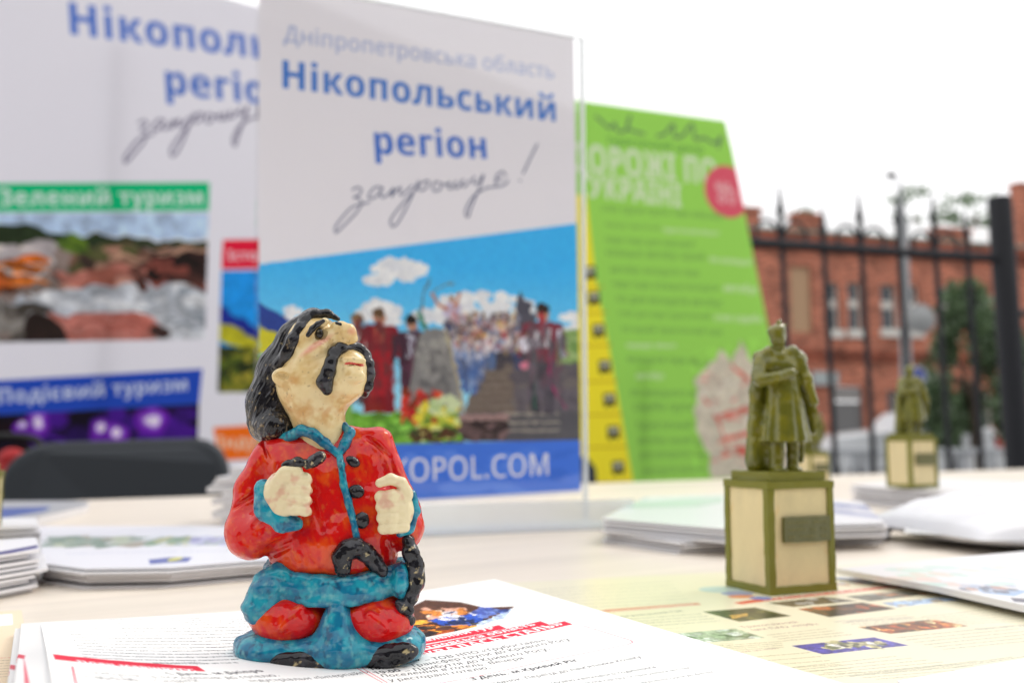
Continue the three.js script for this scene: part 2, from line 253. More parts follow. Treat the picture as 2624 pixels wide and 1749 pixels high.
// trees
function tree(label, px, py, z, rx, ry, n, leaf, cols, group, lean = 0) {
  const c = Pz(px, py, z), T = thing('tree', label, 'tree', V3(c.x, 0, c.z), group), cy = c.y, tr = [];
  const trunkTop = cy - ry * 0.2; tr.push(bar(V3(0, 0, 0), V3(lean, trunkTop, 0), rx * 0.07 + 0.06, rx * 0.04 + 0.03));
  for (let i = 0; i < 8; i++) { const a = i * 2.4, y = mix(trunkTop * 0.72, trunkTop, i / 8); tr.push(bar(V3(lean * 0.8, y, 0), V3(lean + Math.cos(a) * rx * 0.7, y + ry * rr(0.2, 0.7), Math.sin(a) * rx * 0.7), rx * 0.035 + 0.02, 0.015, 6)); }
  part('trunk', clean(tr), std([0.09, 0.065, 0.045], 0.95), T);
  const pos = [], nor = [], col = []; const clumps = []; for (let i = 0; i < 22; i++) { const a = rr(0, 6.3), b = Math.acos(rr(-1, 1)), q = Math.cbrt(rr(0.25, 1)); clumps.push([Math.sin(b) * Math.cos(a) * rx * q, Math.cos(b) * ry * q, Math.sin(b) * Math.sin(a) * rx * q, rr(0.2, 0.38)]); }
  for (let i = 0; i < n; i++) {
    const k = clumps[Math.floor(rnd() * clumps.length)], a = rr(0, 6.3), b = Math.acos(rr(-1, 1)), q = Math.cbrt(rnd()) * k[3];
    const p = V3(lean + k[0] + Math.sin(b) * Math.cos(a) * rx * q, cy + k[1] + Math.cos(b) * ry * q, k[2] + Math.sin(b) * Math.sin(a) * rx * q);
    const e1 = V3(rr(-1, 1), rr(-1, 1), rr(-1, 1)).normalize(), e2 = e1.clone().cross(V3(rr(-1, 1), rr(-1, 1), rr(-1, 1))).normalize(), N = e1.clone().cross(e2), L = leaf * rr(0.6, 1.3), cc = cols[Math.floor(rnd() * cols.length)];
    const tip = p.clone().addScaledVector(e1, L), l = p.clone().addScaledVector(e1, L * 0.45).addScaledVector(e2, L * 0.34), r = p.clone().addScaledVector(e1, L * 0.45).addScaledVector(e2, -L * 0.34);
    for (const v of [p, tip, l, p, r, tip]) { pos.push(v.x, v.y, v.z); nor.push(N.x, N.y, N.z); col.push(...cc); }
  }
  const g = new THREE.BufferGeometry(); for (const [k, a] of [['position', pos], ['normal', nor], ['color', col]]) g.setAttribute(k, new THREE.Float32BufferAttribute(a, 3));
  part('crown', g, phys(0xffffff, 0.8, { vertexColors: true, transmission: 0.5, thickness: 0 }), T);
}
const greens = [[0.09, 0.16, 0.06], [0.12, 0.2, 0.08], [0.07, 0.13, 0.05], [0.14, 0.22, 0.1]];
tree('dark leafy street tree in front of the brick building', 2492, 940, 20, 1.1, 1.8, 6500, 0.2, greens);
tree('thin treetop showing above the roof beside the lamp post', 2345, 545, 52, 2.4, 1.3, 420, 0.3, greens, undefined);
tree('treetop above the roof beside the round fence post', 2500, 540, 50, 2, 0.9, 420, 0.3, greens, undefined);
tree('small green treetop behind the brick parapet pier', 2052, 566, 50, 0.7, 0.6, 420, 0.28, greens, undefined);
// lamp post with arm
{
  const b = Pz(2318, 1000, 14), L = thing('street_lamp', 'grey steel street lamp post with a small lamp head on an arm', 'street lamp', V3(b.x, 0, b.z));
  const g = std([0.3, 0.31, 0.32], 0.6), top = Pz(2306, 470, 14), hd = Pz(2284, 449, 14), l = (v) => v.sub(V3(b.x, 0, b.z));
  const t0 = l(top), h0 = l(hd), mid = l(Pz(2314, 560, 14));
  part('pole', clean([bar(V3(0, 0, 0), mid, 0.09, 0.075), bar(mid, t0, 0.055, 0.02)]), g, L); part('base_plate', new THREE.CylinderGeometry(0.16, 0.18, 0.12, 16).translate(0, 0.06, 0), g, L);
  part('arm', bar(t0, h0, 0.014), g, L); part('lamp_head', at(new THREE.SphereGeometry(0.085, 14, 8).scale(1, 0.55, 1), h0.x, h0.y, h0.z), std([0.04, 0.04, 0.045], 0.4), L);
  const mb = Pz(2360, 816, 13.7), q = thing('traffic_mirror', 'round grey traffic mirror bracketed to the lamp post', 'mirror', V3(mb.x, mb.y, mb.z));
  part('dish', at(new THREE.SphereGeometry(0.24, 24, 8, 0, 6.3, 0, 0.7).rotateX(Math.PI / 2), 0, 0, -0.18).scale(1.3, 1.3, 1), std([0.3, 0.31, 0.31], 0.4), q);
  part('rim', new THREE.TorusGeometry(0.2, 0.02, 8, 28), std([0.3, 0.3, 0.3], 0.5), q); part('bracket', bar(V3(0, 0, -0.02), V3(l(Pz(2318, 816, 14)).x + b.x - mb.x, 0, b.z - mb.z), 0.02), g, q);
  const sb = Pz(2352, 962, 13.8), s = thing('round_sign', 'small round blue road sign on the lamp post', 'sign', V3(sb.x, sb.y, sb.z));
  part('plate', new THREE.CylinderGeometry(0.125, 0.125, 0.01, 28).rotateX(Math.PI / 2), std([0.03, 0.06, 0.3], 0.4), s); part('rim', new THREE.TorusGeometry(0.125, 0.01, 6, 28), std([0.6, 0.6, 0.62], 0.5), s);
  part('bracket', bar(V3(0, 0, -0.006), V3(b.x - sb.x, 0, b.z - sb.z), 0.018), g, s);
}
// black iron fence
{
  const u = dirOf(16), pb = Pz(2600, 900, 5); pb.y = 0;
  const S = thing('iron_fence', 'black wrought iron fence with round post and scrolls behind the table', 'fence', pb); S.rotation.y = 16 * Math.PI / 180;
  const iron = std([0.01, 0.011, 0.016], 0.65), Y = (px, py) => { const fr = new Frame(pb, u, V3(0, -1, 0), 1, 1), m = fr.mm(px, py); return [m[0] / 1000, -m[1] / 1000]; };
  const lean = -0.02, topY = Y(2570, 510)[1], rail = Y(2400, 652)[1] ;
  const sway = (x, y) => V3(x + lean * y, y, 0);
  part('post', clean([bar(sway(0, 0), sway(0, topY), 0.067, 0.062, 18), at(new THREE.SphereGeometry(0.062, 16, 6).scale(1, 0.3, 1), lean * topY, topY, 0)]), iron, S);
  part('top_rail', bar(sway(-1.95, rail), sway(-0.05, rail), 0.024, 0.024, 8), iron, S);
  part('bottom_rail', bar(sway(-1.95, 0.16), sway(-0.05, 0.16), 0.017, 0.017, 8), iron, S);
  const xs = [2005, 2112, 2208, 2305, 2398, 2480].map((px) => Y(px, 640)[0] - lean * rail * 0), tops = [492, 545, 510, 520, 515, 560];
  xs.forEach((x, i) => {
    const ty = Y([2000, 2105, 2196, 2300, 2380, 2478][i], tops[i])[1], x0 = x - lean * rail;
    const p = part('picket', bar(sway(x0, 0), sway(x0, ty - 0.06), 0.0145, 0.0145, 8), iron, S);
    part('finial', clean([bar(sway(x0, ty - 0.09), sway(x0, ty + 0.05), 0.016, 0.002, 8), at(new THREE.SphereGeometry(0.022, 10, 8), x0 + lean * ty, ty - 0.09, 0)]), iron, p);
  });
  const scroll = (cx, r, s) => { const pts = []; for (let i = 0; i <= 22; i++) { const a = i / 22 * 4.6, q = r * (1 - i / 22 * 0.72); pts.push(sway(cx + s * (r - Math.cos(a) * q), rail + 0.015 + Math.sin(a) * q * 1.25 + r * 0.25)); } return tube(pts, 0.009, 40, 6); };
  for (const i of [0, 2, 4]) for (const s of [-1, 1]) part('scroll', scroll(xs[i] - lean * rail + s * 0.012, 0.085, s), iron, S);
  for (const [y, h] of [[0.9, 0.018], [1.5, 0.018]]) part('gate_rail', bar(sway(0.05, y), sway(0.9, y), h, h, 8), iron, S);
  for (let i = 1; i < 5; i++) part('picket', bar(sway(i * 0.2, 0.1), sway(i * 0.2, 1.62), 0.0125, 0.0125, 8), iron, S);
}
// pale street railing
{
  const p0 = Pz(2060, 1130, 9); p0.y = 0; const S = thing('street_railing', 'pale grey slatted street railing behind the iron fence', 'railing', p0); S.rotation.y = 16 * Math.PI / 180;
  const w = std([0.55, 0.57, 0.58], 0.55), w2 = std([0.36, 0.38, 0.4], 0.6), n = 22;
  part('top_rail', rbox(n * 0.124, 0.06, 0.05, 0.012, n * 0.062, 0.71, 0), w2, S); part('bottom_rail', rbox(n * 0.124, 0.07, 0.04, 0.01, n * 0.062, 0.2, 0), w2, S);
  const sg = rbox(0.06, 0.44, 0.028, 0.006, 0, 0.457, 0);
  for (let i = 0; i < n; i++) part('slat', sg, i % 3 ? w2 : w, S).position.x = (i + 0.5) * 0.124;
  for (const x of [0.03, n * 0.062, n * 0.124 - 0.03]) part('post', rbox(0.06, 0.75, 0.06, 0.01, x, 0.375, -0.06), w2, S);
}

// parked car beyond the railing
{
  const z = 21, p0 = Pz(2137, 1130, z), L = Pz(2590, 1130, z).x - p0.x, C = thing('parked_car', 'pale parked car with dark windows beyond the street railing', 'car', V3(p0.x, 0, p0.z)); C.rotation.y = 0.12;
  const paint = phys([0.62, 0.64, 0.66], 0.35, { clearcoat: 0.8, clearcoatRoughness: 0.1 }), dark = phys([0.02, 0.022, 0.025], 0.1), rub = std([0.02, 0.02, 0.02], 0.8), al = std([0.4, 0.4, 0.42], 0.35, { metalness: 0.7 });
  const prof = (pts) => { const s = new THREE.Shape(); pts.forEach(([x, y], i) => (i ? s.lineTo(x * L, y) : s.moveTo(x * L, y))); s.closePath(); return s; };
  const ex = (pts, w, bev) => { const g = new THREE.ExtrudeGeometry(prof(pts), { depth: w - 2 * bev, bevelEnabled: true, bevelSize: bev, bevelThickness: bev, bevelSegments: 3 }); return g.translate(0, 0, -w + bev); };
  part('body', ex([[0.01, 0.3], [0.0, 0.62], [0.03, 0.86], [0.3, 0.98], [0.42, 1.03], [0.85, 1.06], [0.97, 1.05], [1, 0.9], [1, 0.4], [0.97, 0.28], [0.88, 0.24], [0.1, 0.24]], 1.7, 0.06), paint, C);
  const cab = part('cabin', ex([[0.4, 1.04], [0.52, 1.42], [0.6, 1.47], [0.8, 1.46], [0.93, 1.06]], 1.46, 0.05).translate(0, 0, -0.12), paint, C);
  for (const [a, b, c, d] of [[0.44, 0.535, 0.645, 0.645], [0.66, 0.66, 0.79, 0.885]]) part('side_window', (() => { const s = prof([[a, 1.09], [b, 1.38], [c, 1.4], [d, 1.1]]); return new THREE.ExtrudeGeometry(s, { depth: 0.02, bevelEnabled: false }).translate(0, 0, -0.125); })(), dark, cab);
  for (const x of [0.19, 0.8]) for (const zz of [-0.1, -1.6]) { const w = part('wheel', new THREE.CylinderGeometry(0.31, 0.31, 0.2, 28).rotateX(Math.PI / 2).translate(x * L, 0.31, zz), rub, C); part('rim', new THREE.CylinderGeometry(0.19, 0.19, 0.02, 20).rotateX(Math.PI / 2).translate(x * L, 0.31, zz + (zz > -1 ? 0.11 : -0.11)), al, w); }
  part('tail_light', rbox(0.1, 0.26, 0.3, 0.03, L * 0.995, 0.8, -0.1), std([0.5, 0.02, 0.03], 0.3), C); part('door_handle', rbox(0.16, 0.025, 0.03, 0.01, L * 0.6, 0.92, 0.01), paint, C);
}
// added dark house front, unseen behind the camera; put in to shade viewer-facing sides
{
  const H = thing('added_shade_house', 'added dark house front, unseen behind the camera, that shades the stall from the viewer side', 'building', V3(0, 0, 7.5));
  const st = std([0.13, 0.115, 0.1], 0.9), gl = phys([0.05, 0.055, 0.06], 0.15), tr = std([0.3, 0.28, 0.25], 0.8), W = [];
  const cols = [-10.5, -7, -3.5, 0, 3.5, 7, 10.5], rows = [[0.9, 2.5], [3.3, 4.7]]; let y = 0;
  for (const [y0, y1] of rows) { W.push(box(26, y0 - y, 0.5, 0, (y + y0) / 2, 0.25)); let x = -13; for (const c of cols) { W.push(box(c - 0.6 - x, y1 - y0, 0.5, (c - 0.6 + x) / 2, (y0 + y1) / 2, 0.25)); x = c + 0.6; } W.push(box(13 - x, y1 - y0, 0.5, (13 + x) / 2, (y0 + y1) / 2, 0.25)); y = y1; }
  W.push(box(26, 5.4 - y, 0.5, 0, (5.4 + y) / 2, 0.25)); part('wall', clean(W), st, H);
  part('cornice', box(26.6, 0.4, 0.9, 0, 5.6, 0.2), tr, H); part('roof', box(26.4, 0.2, 9, 0, 5.9, 4.6), st, H); part('rear_wall', box(26, 5.4, 0.4, 0, 2.7, 8.8), st, H);
  for (const [y0, y1] of rows) for (const c of cols) { const f = part('window', clean([box(1.2, 0.1, 0.12, c, y1 - 0.05, 0.2), box(1.2, 0.1, 0.12, c, y0 + 0.05, 0.2), box(0.1, y1 - y0 - 0.2, 0.12, c - 0.55, (y0 + y1) / 2, 0.2), box(0.1, y1 - y0 - 0.2, 0.12, c + 0.55, (y0 + y1) / 2, 0.2)]), tr, H); part('pane', box(1, y1 - y0 - 0.2, 0.02, c, (y0 + y1) / 2, 0.22), gl, f); }
}
// ---------- table and what stands behind it ----------
const TU = dirOf(35), TB = Py(350, 1276, TOP);                       // along the far edge of the table
const TN = V3(-Math.sin(35 * Math.PI / 180), 0, -Math.cos(35 * Math.PI / 180));   // away from the viewer
{
  const a = TB.clone().addScaledVector(TU, -1.1), len = 4.4, dep = 1.42, mid = a.clone().addScaledVector(TU, len / 2).addScaledVector(TN, -dep / 2).setY(0);
  const T = thing('table', 'long pale wood laminate table covered with leaflets', 'table', mid); T.rotation.y = 35 * Math.PI / 180;
  const wt = speckle(1024, 512, (i, j) => { const g = fbm(i / 160, j / 5, 3, 4), h = fbm(i / 300, j / 40, 8, 3), f = hash(i >> 3, j, 2); const k = 0.95 + 0.13 * (g - 0.5) + 0.08 * (h - 0.5) + 0.012 * (f - 0.5); return [234 * k, 223 * k, 208 * k]; }, [3, 1.5]);
  part('tabletop', rbox(len, 0.028, dep, 0.003, 0, TOP - 0.014, 0), phys(0xffffff, 0.42, { map: wt, clearcoat: 0.25, clearcoatRoughness: 0.35 }), T);
  const m = std([0.3, 0.3, 0.31], 0.4, { metalness: 0.6 });
  for (const x of [-len / 2 + 0.12, len / 2 - 0.12]) for (const z of [-dep / 2 + 0.12, dep / 2 - 0.12]) part('leg', bar(V3(x, 0, z), V3(x, TOP - 0.028, z), 0.018, 0.018, 14), m, T);
  part('apron', clean([box(len - 0.3, 0.05, 0.02, 0, TOP - 0.054, -dep / 2 + 0.12), box(len - 0.3, 0.05, 0.02, 0, TOP - 0.054, dep / 2 - 0.12)]), m, T);
}
// office chair behind the table
{
  const c = Pz(322, 1200, 1.85), C = thing('chair', 'black chair with a wide rounded backrest behind the table', 'chair', V3(c.x, 0, c.z)); C.rotation.y = 0.12;
  const fab = std([0.042, 0.048, 0.056], 0.85), steel = std([0.03, 0.03, 0.032], 0.4);
  const s = new THREE.Shape(), w = 0.192, y1 = 0.80, y0 = 0.5; s.moveTo(-w + 0.05, y0); s.lineTo(w - 0.05, y0); s.quadraticCurveTo(w, y0, w, y0 + 0.06); s.lineTo(w - 0.002, y1 - 0.055); s.quadraticCurveTo(w - 0.006, y1 - 0.002, w - 0.06, y1); s.lineTo(-w + 0.075, y1 - 0.008); s.quadraticCurveTo(-w + 0.008, y1 - 0.014, -w + 0.002, y1 - 0.075); s.lineTo(-w, y0 + 0.06); s.quadraticCurveTo(-w, y0, -w + 0.05, y0);
  const g = new THREE.ExtrudeGeometry(s, { depth: 0.02, bevelEnabled: true, bevelSize: 0.016, bevelThickness: 0.014, bevelSegments: 4, curveSegments: 16 });
  const bend = (g) => { const p = g.attributes.position; for (let i = 0; i < p.count; i++) p.setZ(i, p.getZ(i) + p.getX(i) ** 2 * 1.1); g.computeVertexNormals(); return g; };
  part('backrest', bend(g), fab, C);
  part('seat', rbox(0.45, 0.06, 0.44, 0.028, 0, 0.44, 0.24), fab, C);
  for (const [x, z, yt] of [[-0.2, 0.03, 0.41], [0.2, 0.03, 0.41], [-0.2, 0.44, 0.41], [0.2, 0.44, 0.41]]) part('leg', bar(V3(x * 1.08, 0, z), V3(x, yt, z), 0.011, 0.011, 10), steel, C);
  for (const x of [-0.15, 0.15]) part('back_bracket', bar(V3(x, 0.42, 0.02), V3(x, 0.6, -0.012), 0.01, 0.01, 8), steel, C);
}
{
  const c = Pz(20, 1200, 2.05), G = thing('bag', 'dark upright bag with red patches beside the black chair', 'bag', V3(c.x, 0, c.z));
  part('body', rbox(0.36, 0.78, 0.2, 0.07, 0, 0.39, 0), std([0.012, 0.01, 0.014], 0.8), G);
  const red = std([0.45, 0.012, 0.015], 0.6);
  for (const [px, py, rx, ry] of [[26, 1175, 0.03, 0.022], [22, 1205, 0.036, 0.028], [66, 1262, 0.06, 0.03], [14, 1250, 0.03, 0.03]]) { const p = Pz(px, py, 1.945).sub(G.position); part('patch', at(new THREE.SphereGeometry(1, 16, 10).scale(rx, ry, 0.015), p.x, p.y, 0.1), red, G); }
  part('handle', tube([V3(-0.07, 0.775, 0), V3(-0.06, 0.81, 0), V3(0.06, 0.81, 0), V3(0.07, 0.775, 0)], 0.009), std([0.01, 0.01, 0.01], 0.7), G);
}
// ---------- printed things behind the table ----------
const edgeWhite = std([0.74, 0.74, 0.76], 0.8);
const backlit = (pen) => phys(0xffffff, 1, { map: pen.tex(), transmission: 0.5, thickness: 0, specularIntensity: 0.4 });     // thin paper or cloth that lets the sky behind it through
const backPaper = phys([0.95, 0.95, 0.95], 1, { transmission: 0.75, thickness: 0, specularIntensity: 0.4 });
const printed = (pen, rough = 0.5, coat = 0) => phys(0xffffff, rough, { map: pen.tex(), clearcoat: coat, clearcoatRoughness: 0.25 });
const script = (pen, k, col, w) => {                     // the handwritten word, one pen stroke after another
  for (const s of SCRIPT) pen.curve(s.map(([x, y]) => k(x, y)), w, col);
};
// strokes of the handwritten word as they stand on the small board
const SCRIPT = [
  [[902, 486], [918, 480], [926, 488], [918, 500], [906, 506], [918, 508], [926, 518], [916, 540], [892, 566], [868, 590], [860, 596], [858, 584], [874, 560], [904, 530], [946, 518]],
  [[978, 482], [966, 478], [950, 490], [944, 506], [956, 508], [972, 494], [980, 480], [974, 498], [980, 506], [996, 496], [1008, 482], [1004, 496], [1002, 504], [1016, 486], [1026, 480], [1024, 496], [1030, 500], [1044, 486], [1056, 476]],
  [[1072, 464], [1062, 486], [1046, 520], [1030, 552], [1014, 576], [1004, 580], [1000, 566], [1016, 540], [1044, 508], [1066, 482], [1084, 466], [1098, 464], [1094, 478], [1080, 488], [1070, 484]],
  [[1126, 468], [1116, 466], [1108, 478], [1114, 490], [1128, 484], [1132, 470], [1142, 474], [1152, 466], [1148, 480], [1156, 484], [1168, 464], [1164, 478], [1172, 482], [1186, 460], [1182, 474], [1190, 478], [1204, 462]],
  [[1214, 452], [1212, 468], [1222, 470], [1238, 448], [1232, 470], [1218, 504], [1206, 534], [1198, 556], [1192, 548], [1196, 530], [1216, 500], [1246, 482], [1272, 478]],
  [[1296, 450], [1288, 440], [1274, 448], [1270, 460], [1286, 458], [1270, 462], [1272, 476], [1286, 476], [1302, 464]],
  [[1376, 370], [1360, 402], [1340, 444]], [[1331, 462], [1333, 463]],
];
function landscape(pen, x0, y0, x1, y1, cols, n, rx, ry) { for (let i = 0; i < n; i++) pen.blob(rr(x0, x1), rr(y0, y1), rx * rr(0.4, 1.4), ry * rr(0.4, 1.4), cols[Math.floor(rnd() * cols.length)], rr(-0.3, 0.3)); }
// large backdrop on the left
{
  const u = dirOf(34), o = Pz(330, 600, 2.5); o.addScaledVector(u, -1.35).setY(2.2);
  const fr = new Frame(o, u, V3(0, -1, 0), 2.2, 2.05), p = new Pen(fr, 0.93, '#f4f2fa');
  const T = (s, a, b, c, f) => p.text(s, a, b, c, f);
  p.text('Нікопольський', [168, 87], [985, 192], '#5f84d8'); p.text('регіон', [416, 240], [745, 275], '#4f7bd2');
  script(p, (x, y) => [mix(318, 660, (x - 858) / 412), mix(412, 320, 0) + (y - 590) * 0.92 + (x - 858) * -0.02], '#8d88a0', 6);
  p.poly([[-220, 472], [535, 468], [533, 540], [-220, 545]], '#00c884'); p.text('Зелений туризм', [-8, 528], [524, 524], '#e2f2ea');
  // river rocks
  const q1 = [[-220, 548], [532, 546], [524, 868], [-220, 880]];
  p.clip(q1, () => {
    p.poly([[-220, 540], [540, 540], [540, 610], [-220, 600]], '#bcd2ee'); p.poly([[-220, 578], [60, 578], [200, 606], [540, 618], [540, 680], [-220, 640]], '#2c3a22');
    p.poly([[-220, 610], [540, 640], [540, 880], [-220, 890]], '#8f7f78');
    landscape(p, -220, 620, 120, 720, ['#c9c4c4', '#b7aeb0', '#d9cfc9'], 60, 40, 16);
    landscape(p, 160, 640, 540, 700, ['#b98a76', '#4a3a32', '#7d5b4c', '#c89c84', '#5c5c38'], 60, 46, 10); landscape(p, 170, 610, 230, 650, ['#6b8a2c', '#4f6b26'], 14, 20, 10);
    landscape(p, 180, 690, 420, 735, ['#c07a6c', '#a86454', '#d39a88', '#4b302a'], 40, 40, 16); landscape(p, 390, 660, 540, 750, ['#3b2624', '#57352f', '#8a4a40', '#241a18'], 40, 40, 14);
    landscape(p, -220, 655, 90, 770, ['#d9701e', '#c4622a', '#8e4a22', '#e6873a', '#5d3420'], 70, 40, 10);
    p.poly([[60, 790], [160, 730], [330, 735], [530, 770], [540, 880], [430, 880], [140, 800], [60, 830]], '#d3d6dc'); landscape(p, 60, 740, 530, 830, ['#e4e6ea', '#b7bcc4', '#9aa2ac', '#c8ccd4'], 60, 60, 8);
    landscape(p, -220, 790, 130, 880, ['#6f6862', '#4a443e', '#8f8a84', '#a9a7a4'], 40, 50, 14); p.blob(270, 850, 150, 55, '#c07468'); landscape(p, 160, 810, 390, 870, ['#cc8478', '#b86a5e', '#c98074'], 40, 60, 12); p.blob(120, 850, 60, 40, '#2e211d'); p.blob(420, 850, 24, 16, '#4a3430');
  });
  p.photo(q1, 15, 70, 0.18);
  p.poly([[-220, 987], [517, 945], [508, 1035], [-220, 1075]], '#2450c4'); p.text('Подієвий туризм', [-10, 1035], [483, 1000], '#d4dcf2');
  // stage lights
  p.clip([[-220, 1075], [508, 1035], [500, 1420], [-220, 1450]], () => {
    p.poly([[-220, 1000], [540, 1000], [540, 1450], [-220, 1450]], '#12061e'); landscape(p, 60, 1050, 480, 1180, ['#2a0f58', '#3b1478', '#240a46', '#4a1690'], 40, 50, 30); landscape(p, -220, 1050, 60, 1250, ['#060308', '#1c0714'], 20, 60, 40);
    for (const [x, y, r] of [[96, 1078, 16], [262, 1097, 14], [302, 1107, 15], [392, 1072, 17], [50, 1090, 10]]) { p.blob(x, y + 6, r * 2.4, r * 2.2, '#6d1fae'); p.blob(x, y, r * 1.5, r * 1.4, '#a25fd8'); p.blob(x, y, r, r * 0.9, '#efe2fb'); }
    p.blob(24, 1190, 30, 40, '#8e0c16'); p.blob(40, 1180, 14, 24, '#c8182a');
  });
  p.photo([[-220, 1078], [506, 1038], [500, 1420], [-220, 1450]], 9, 60, 0.12);
  // second column
  p.poly([[570, 615], [790, 612], [790, 686], [566, 690]], '#f01a42'); p.text('Історичний', [582, 668], [800, 664], '#f6dfe6');
  p.clip([[566, 694], [790, 690], [790, 1005], [556, 1005]], () => {
    p.poly([[540, 690], [800, 690], [800, 1010], [540, 1010]], '#24a0f4'); p.poly([[560, 780], [640, 830], [700, 860], [700, 890], [560, 830]], '#23349c'); p.poly([[560, 825], [640, 860], [700, 890], [690, 900], [560, 875]], '#c8c22c'); p.poly([[540, 885], [800, 885], [800, 1010], [540, 1010]], '#3c4420'); landscape(p, 550, 890, 700, 1005, ['#8a8a2c', '#5a6a24', '#b5a83c', '#2f3a1c'], 70, 16, 12);
  });
  p.photo([[566, 694], [790, 690], [790, 1005], [556, 1005]], 7, 40, 0.12);
  p.poly([[545, 1095], [790, 1080], [790, 1165], [560, 1180]], '#ff7a18'); p.text('Індустріальний', [555, 1150], [900, 1128], '#fbd8bc');
  const S = thing('backdrop_banner', 'large white backdrop with blue lettering, landscape pictures and coloured label strips', 'banner', o.clone().setY(0));
  const pts = [[-400, -90], [330, -90], [420, -75], [500, -38], [580, -4], [664, 20], [760, 40], [770, 1420], [-400, 1500]].map((q) => fr.mm(...q)).map(([a, b]) => [clamp(a, 0, 2200), clamp(b, 0, 2050)]);
  const geo = sheetGeo(fr, pts, 0.004); geo.translate(-o.x, 0, -o.z);
  part('printed_panel', geo, [backlit(p), backPaper], S);
  const loc = (v) => v.sub(V3(o.x, 0, o.z)), m = std([0.5, 0.5, 0.52], 0.4);
  for (const x of [250, 1300]) { const a = fr.at(x, 300, -0.03); part('pole', bar(loc(a.clone().setY(0)), loc(a), 0.012), m, S); part('foot', bar(loc(a.clone().setY(0.012)).addScaledVector(fr.N, -0.25), loc(a.clone().setY(0.012)).addScaledVector(fr.N, 0.12), 0.012), m, S); }
}
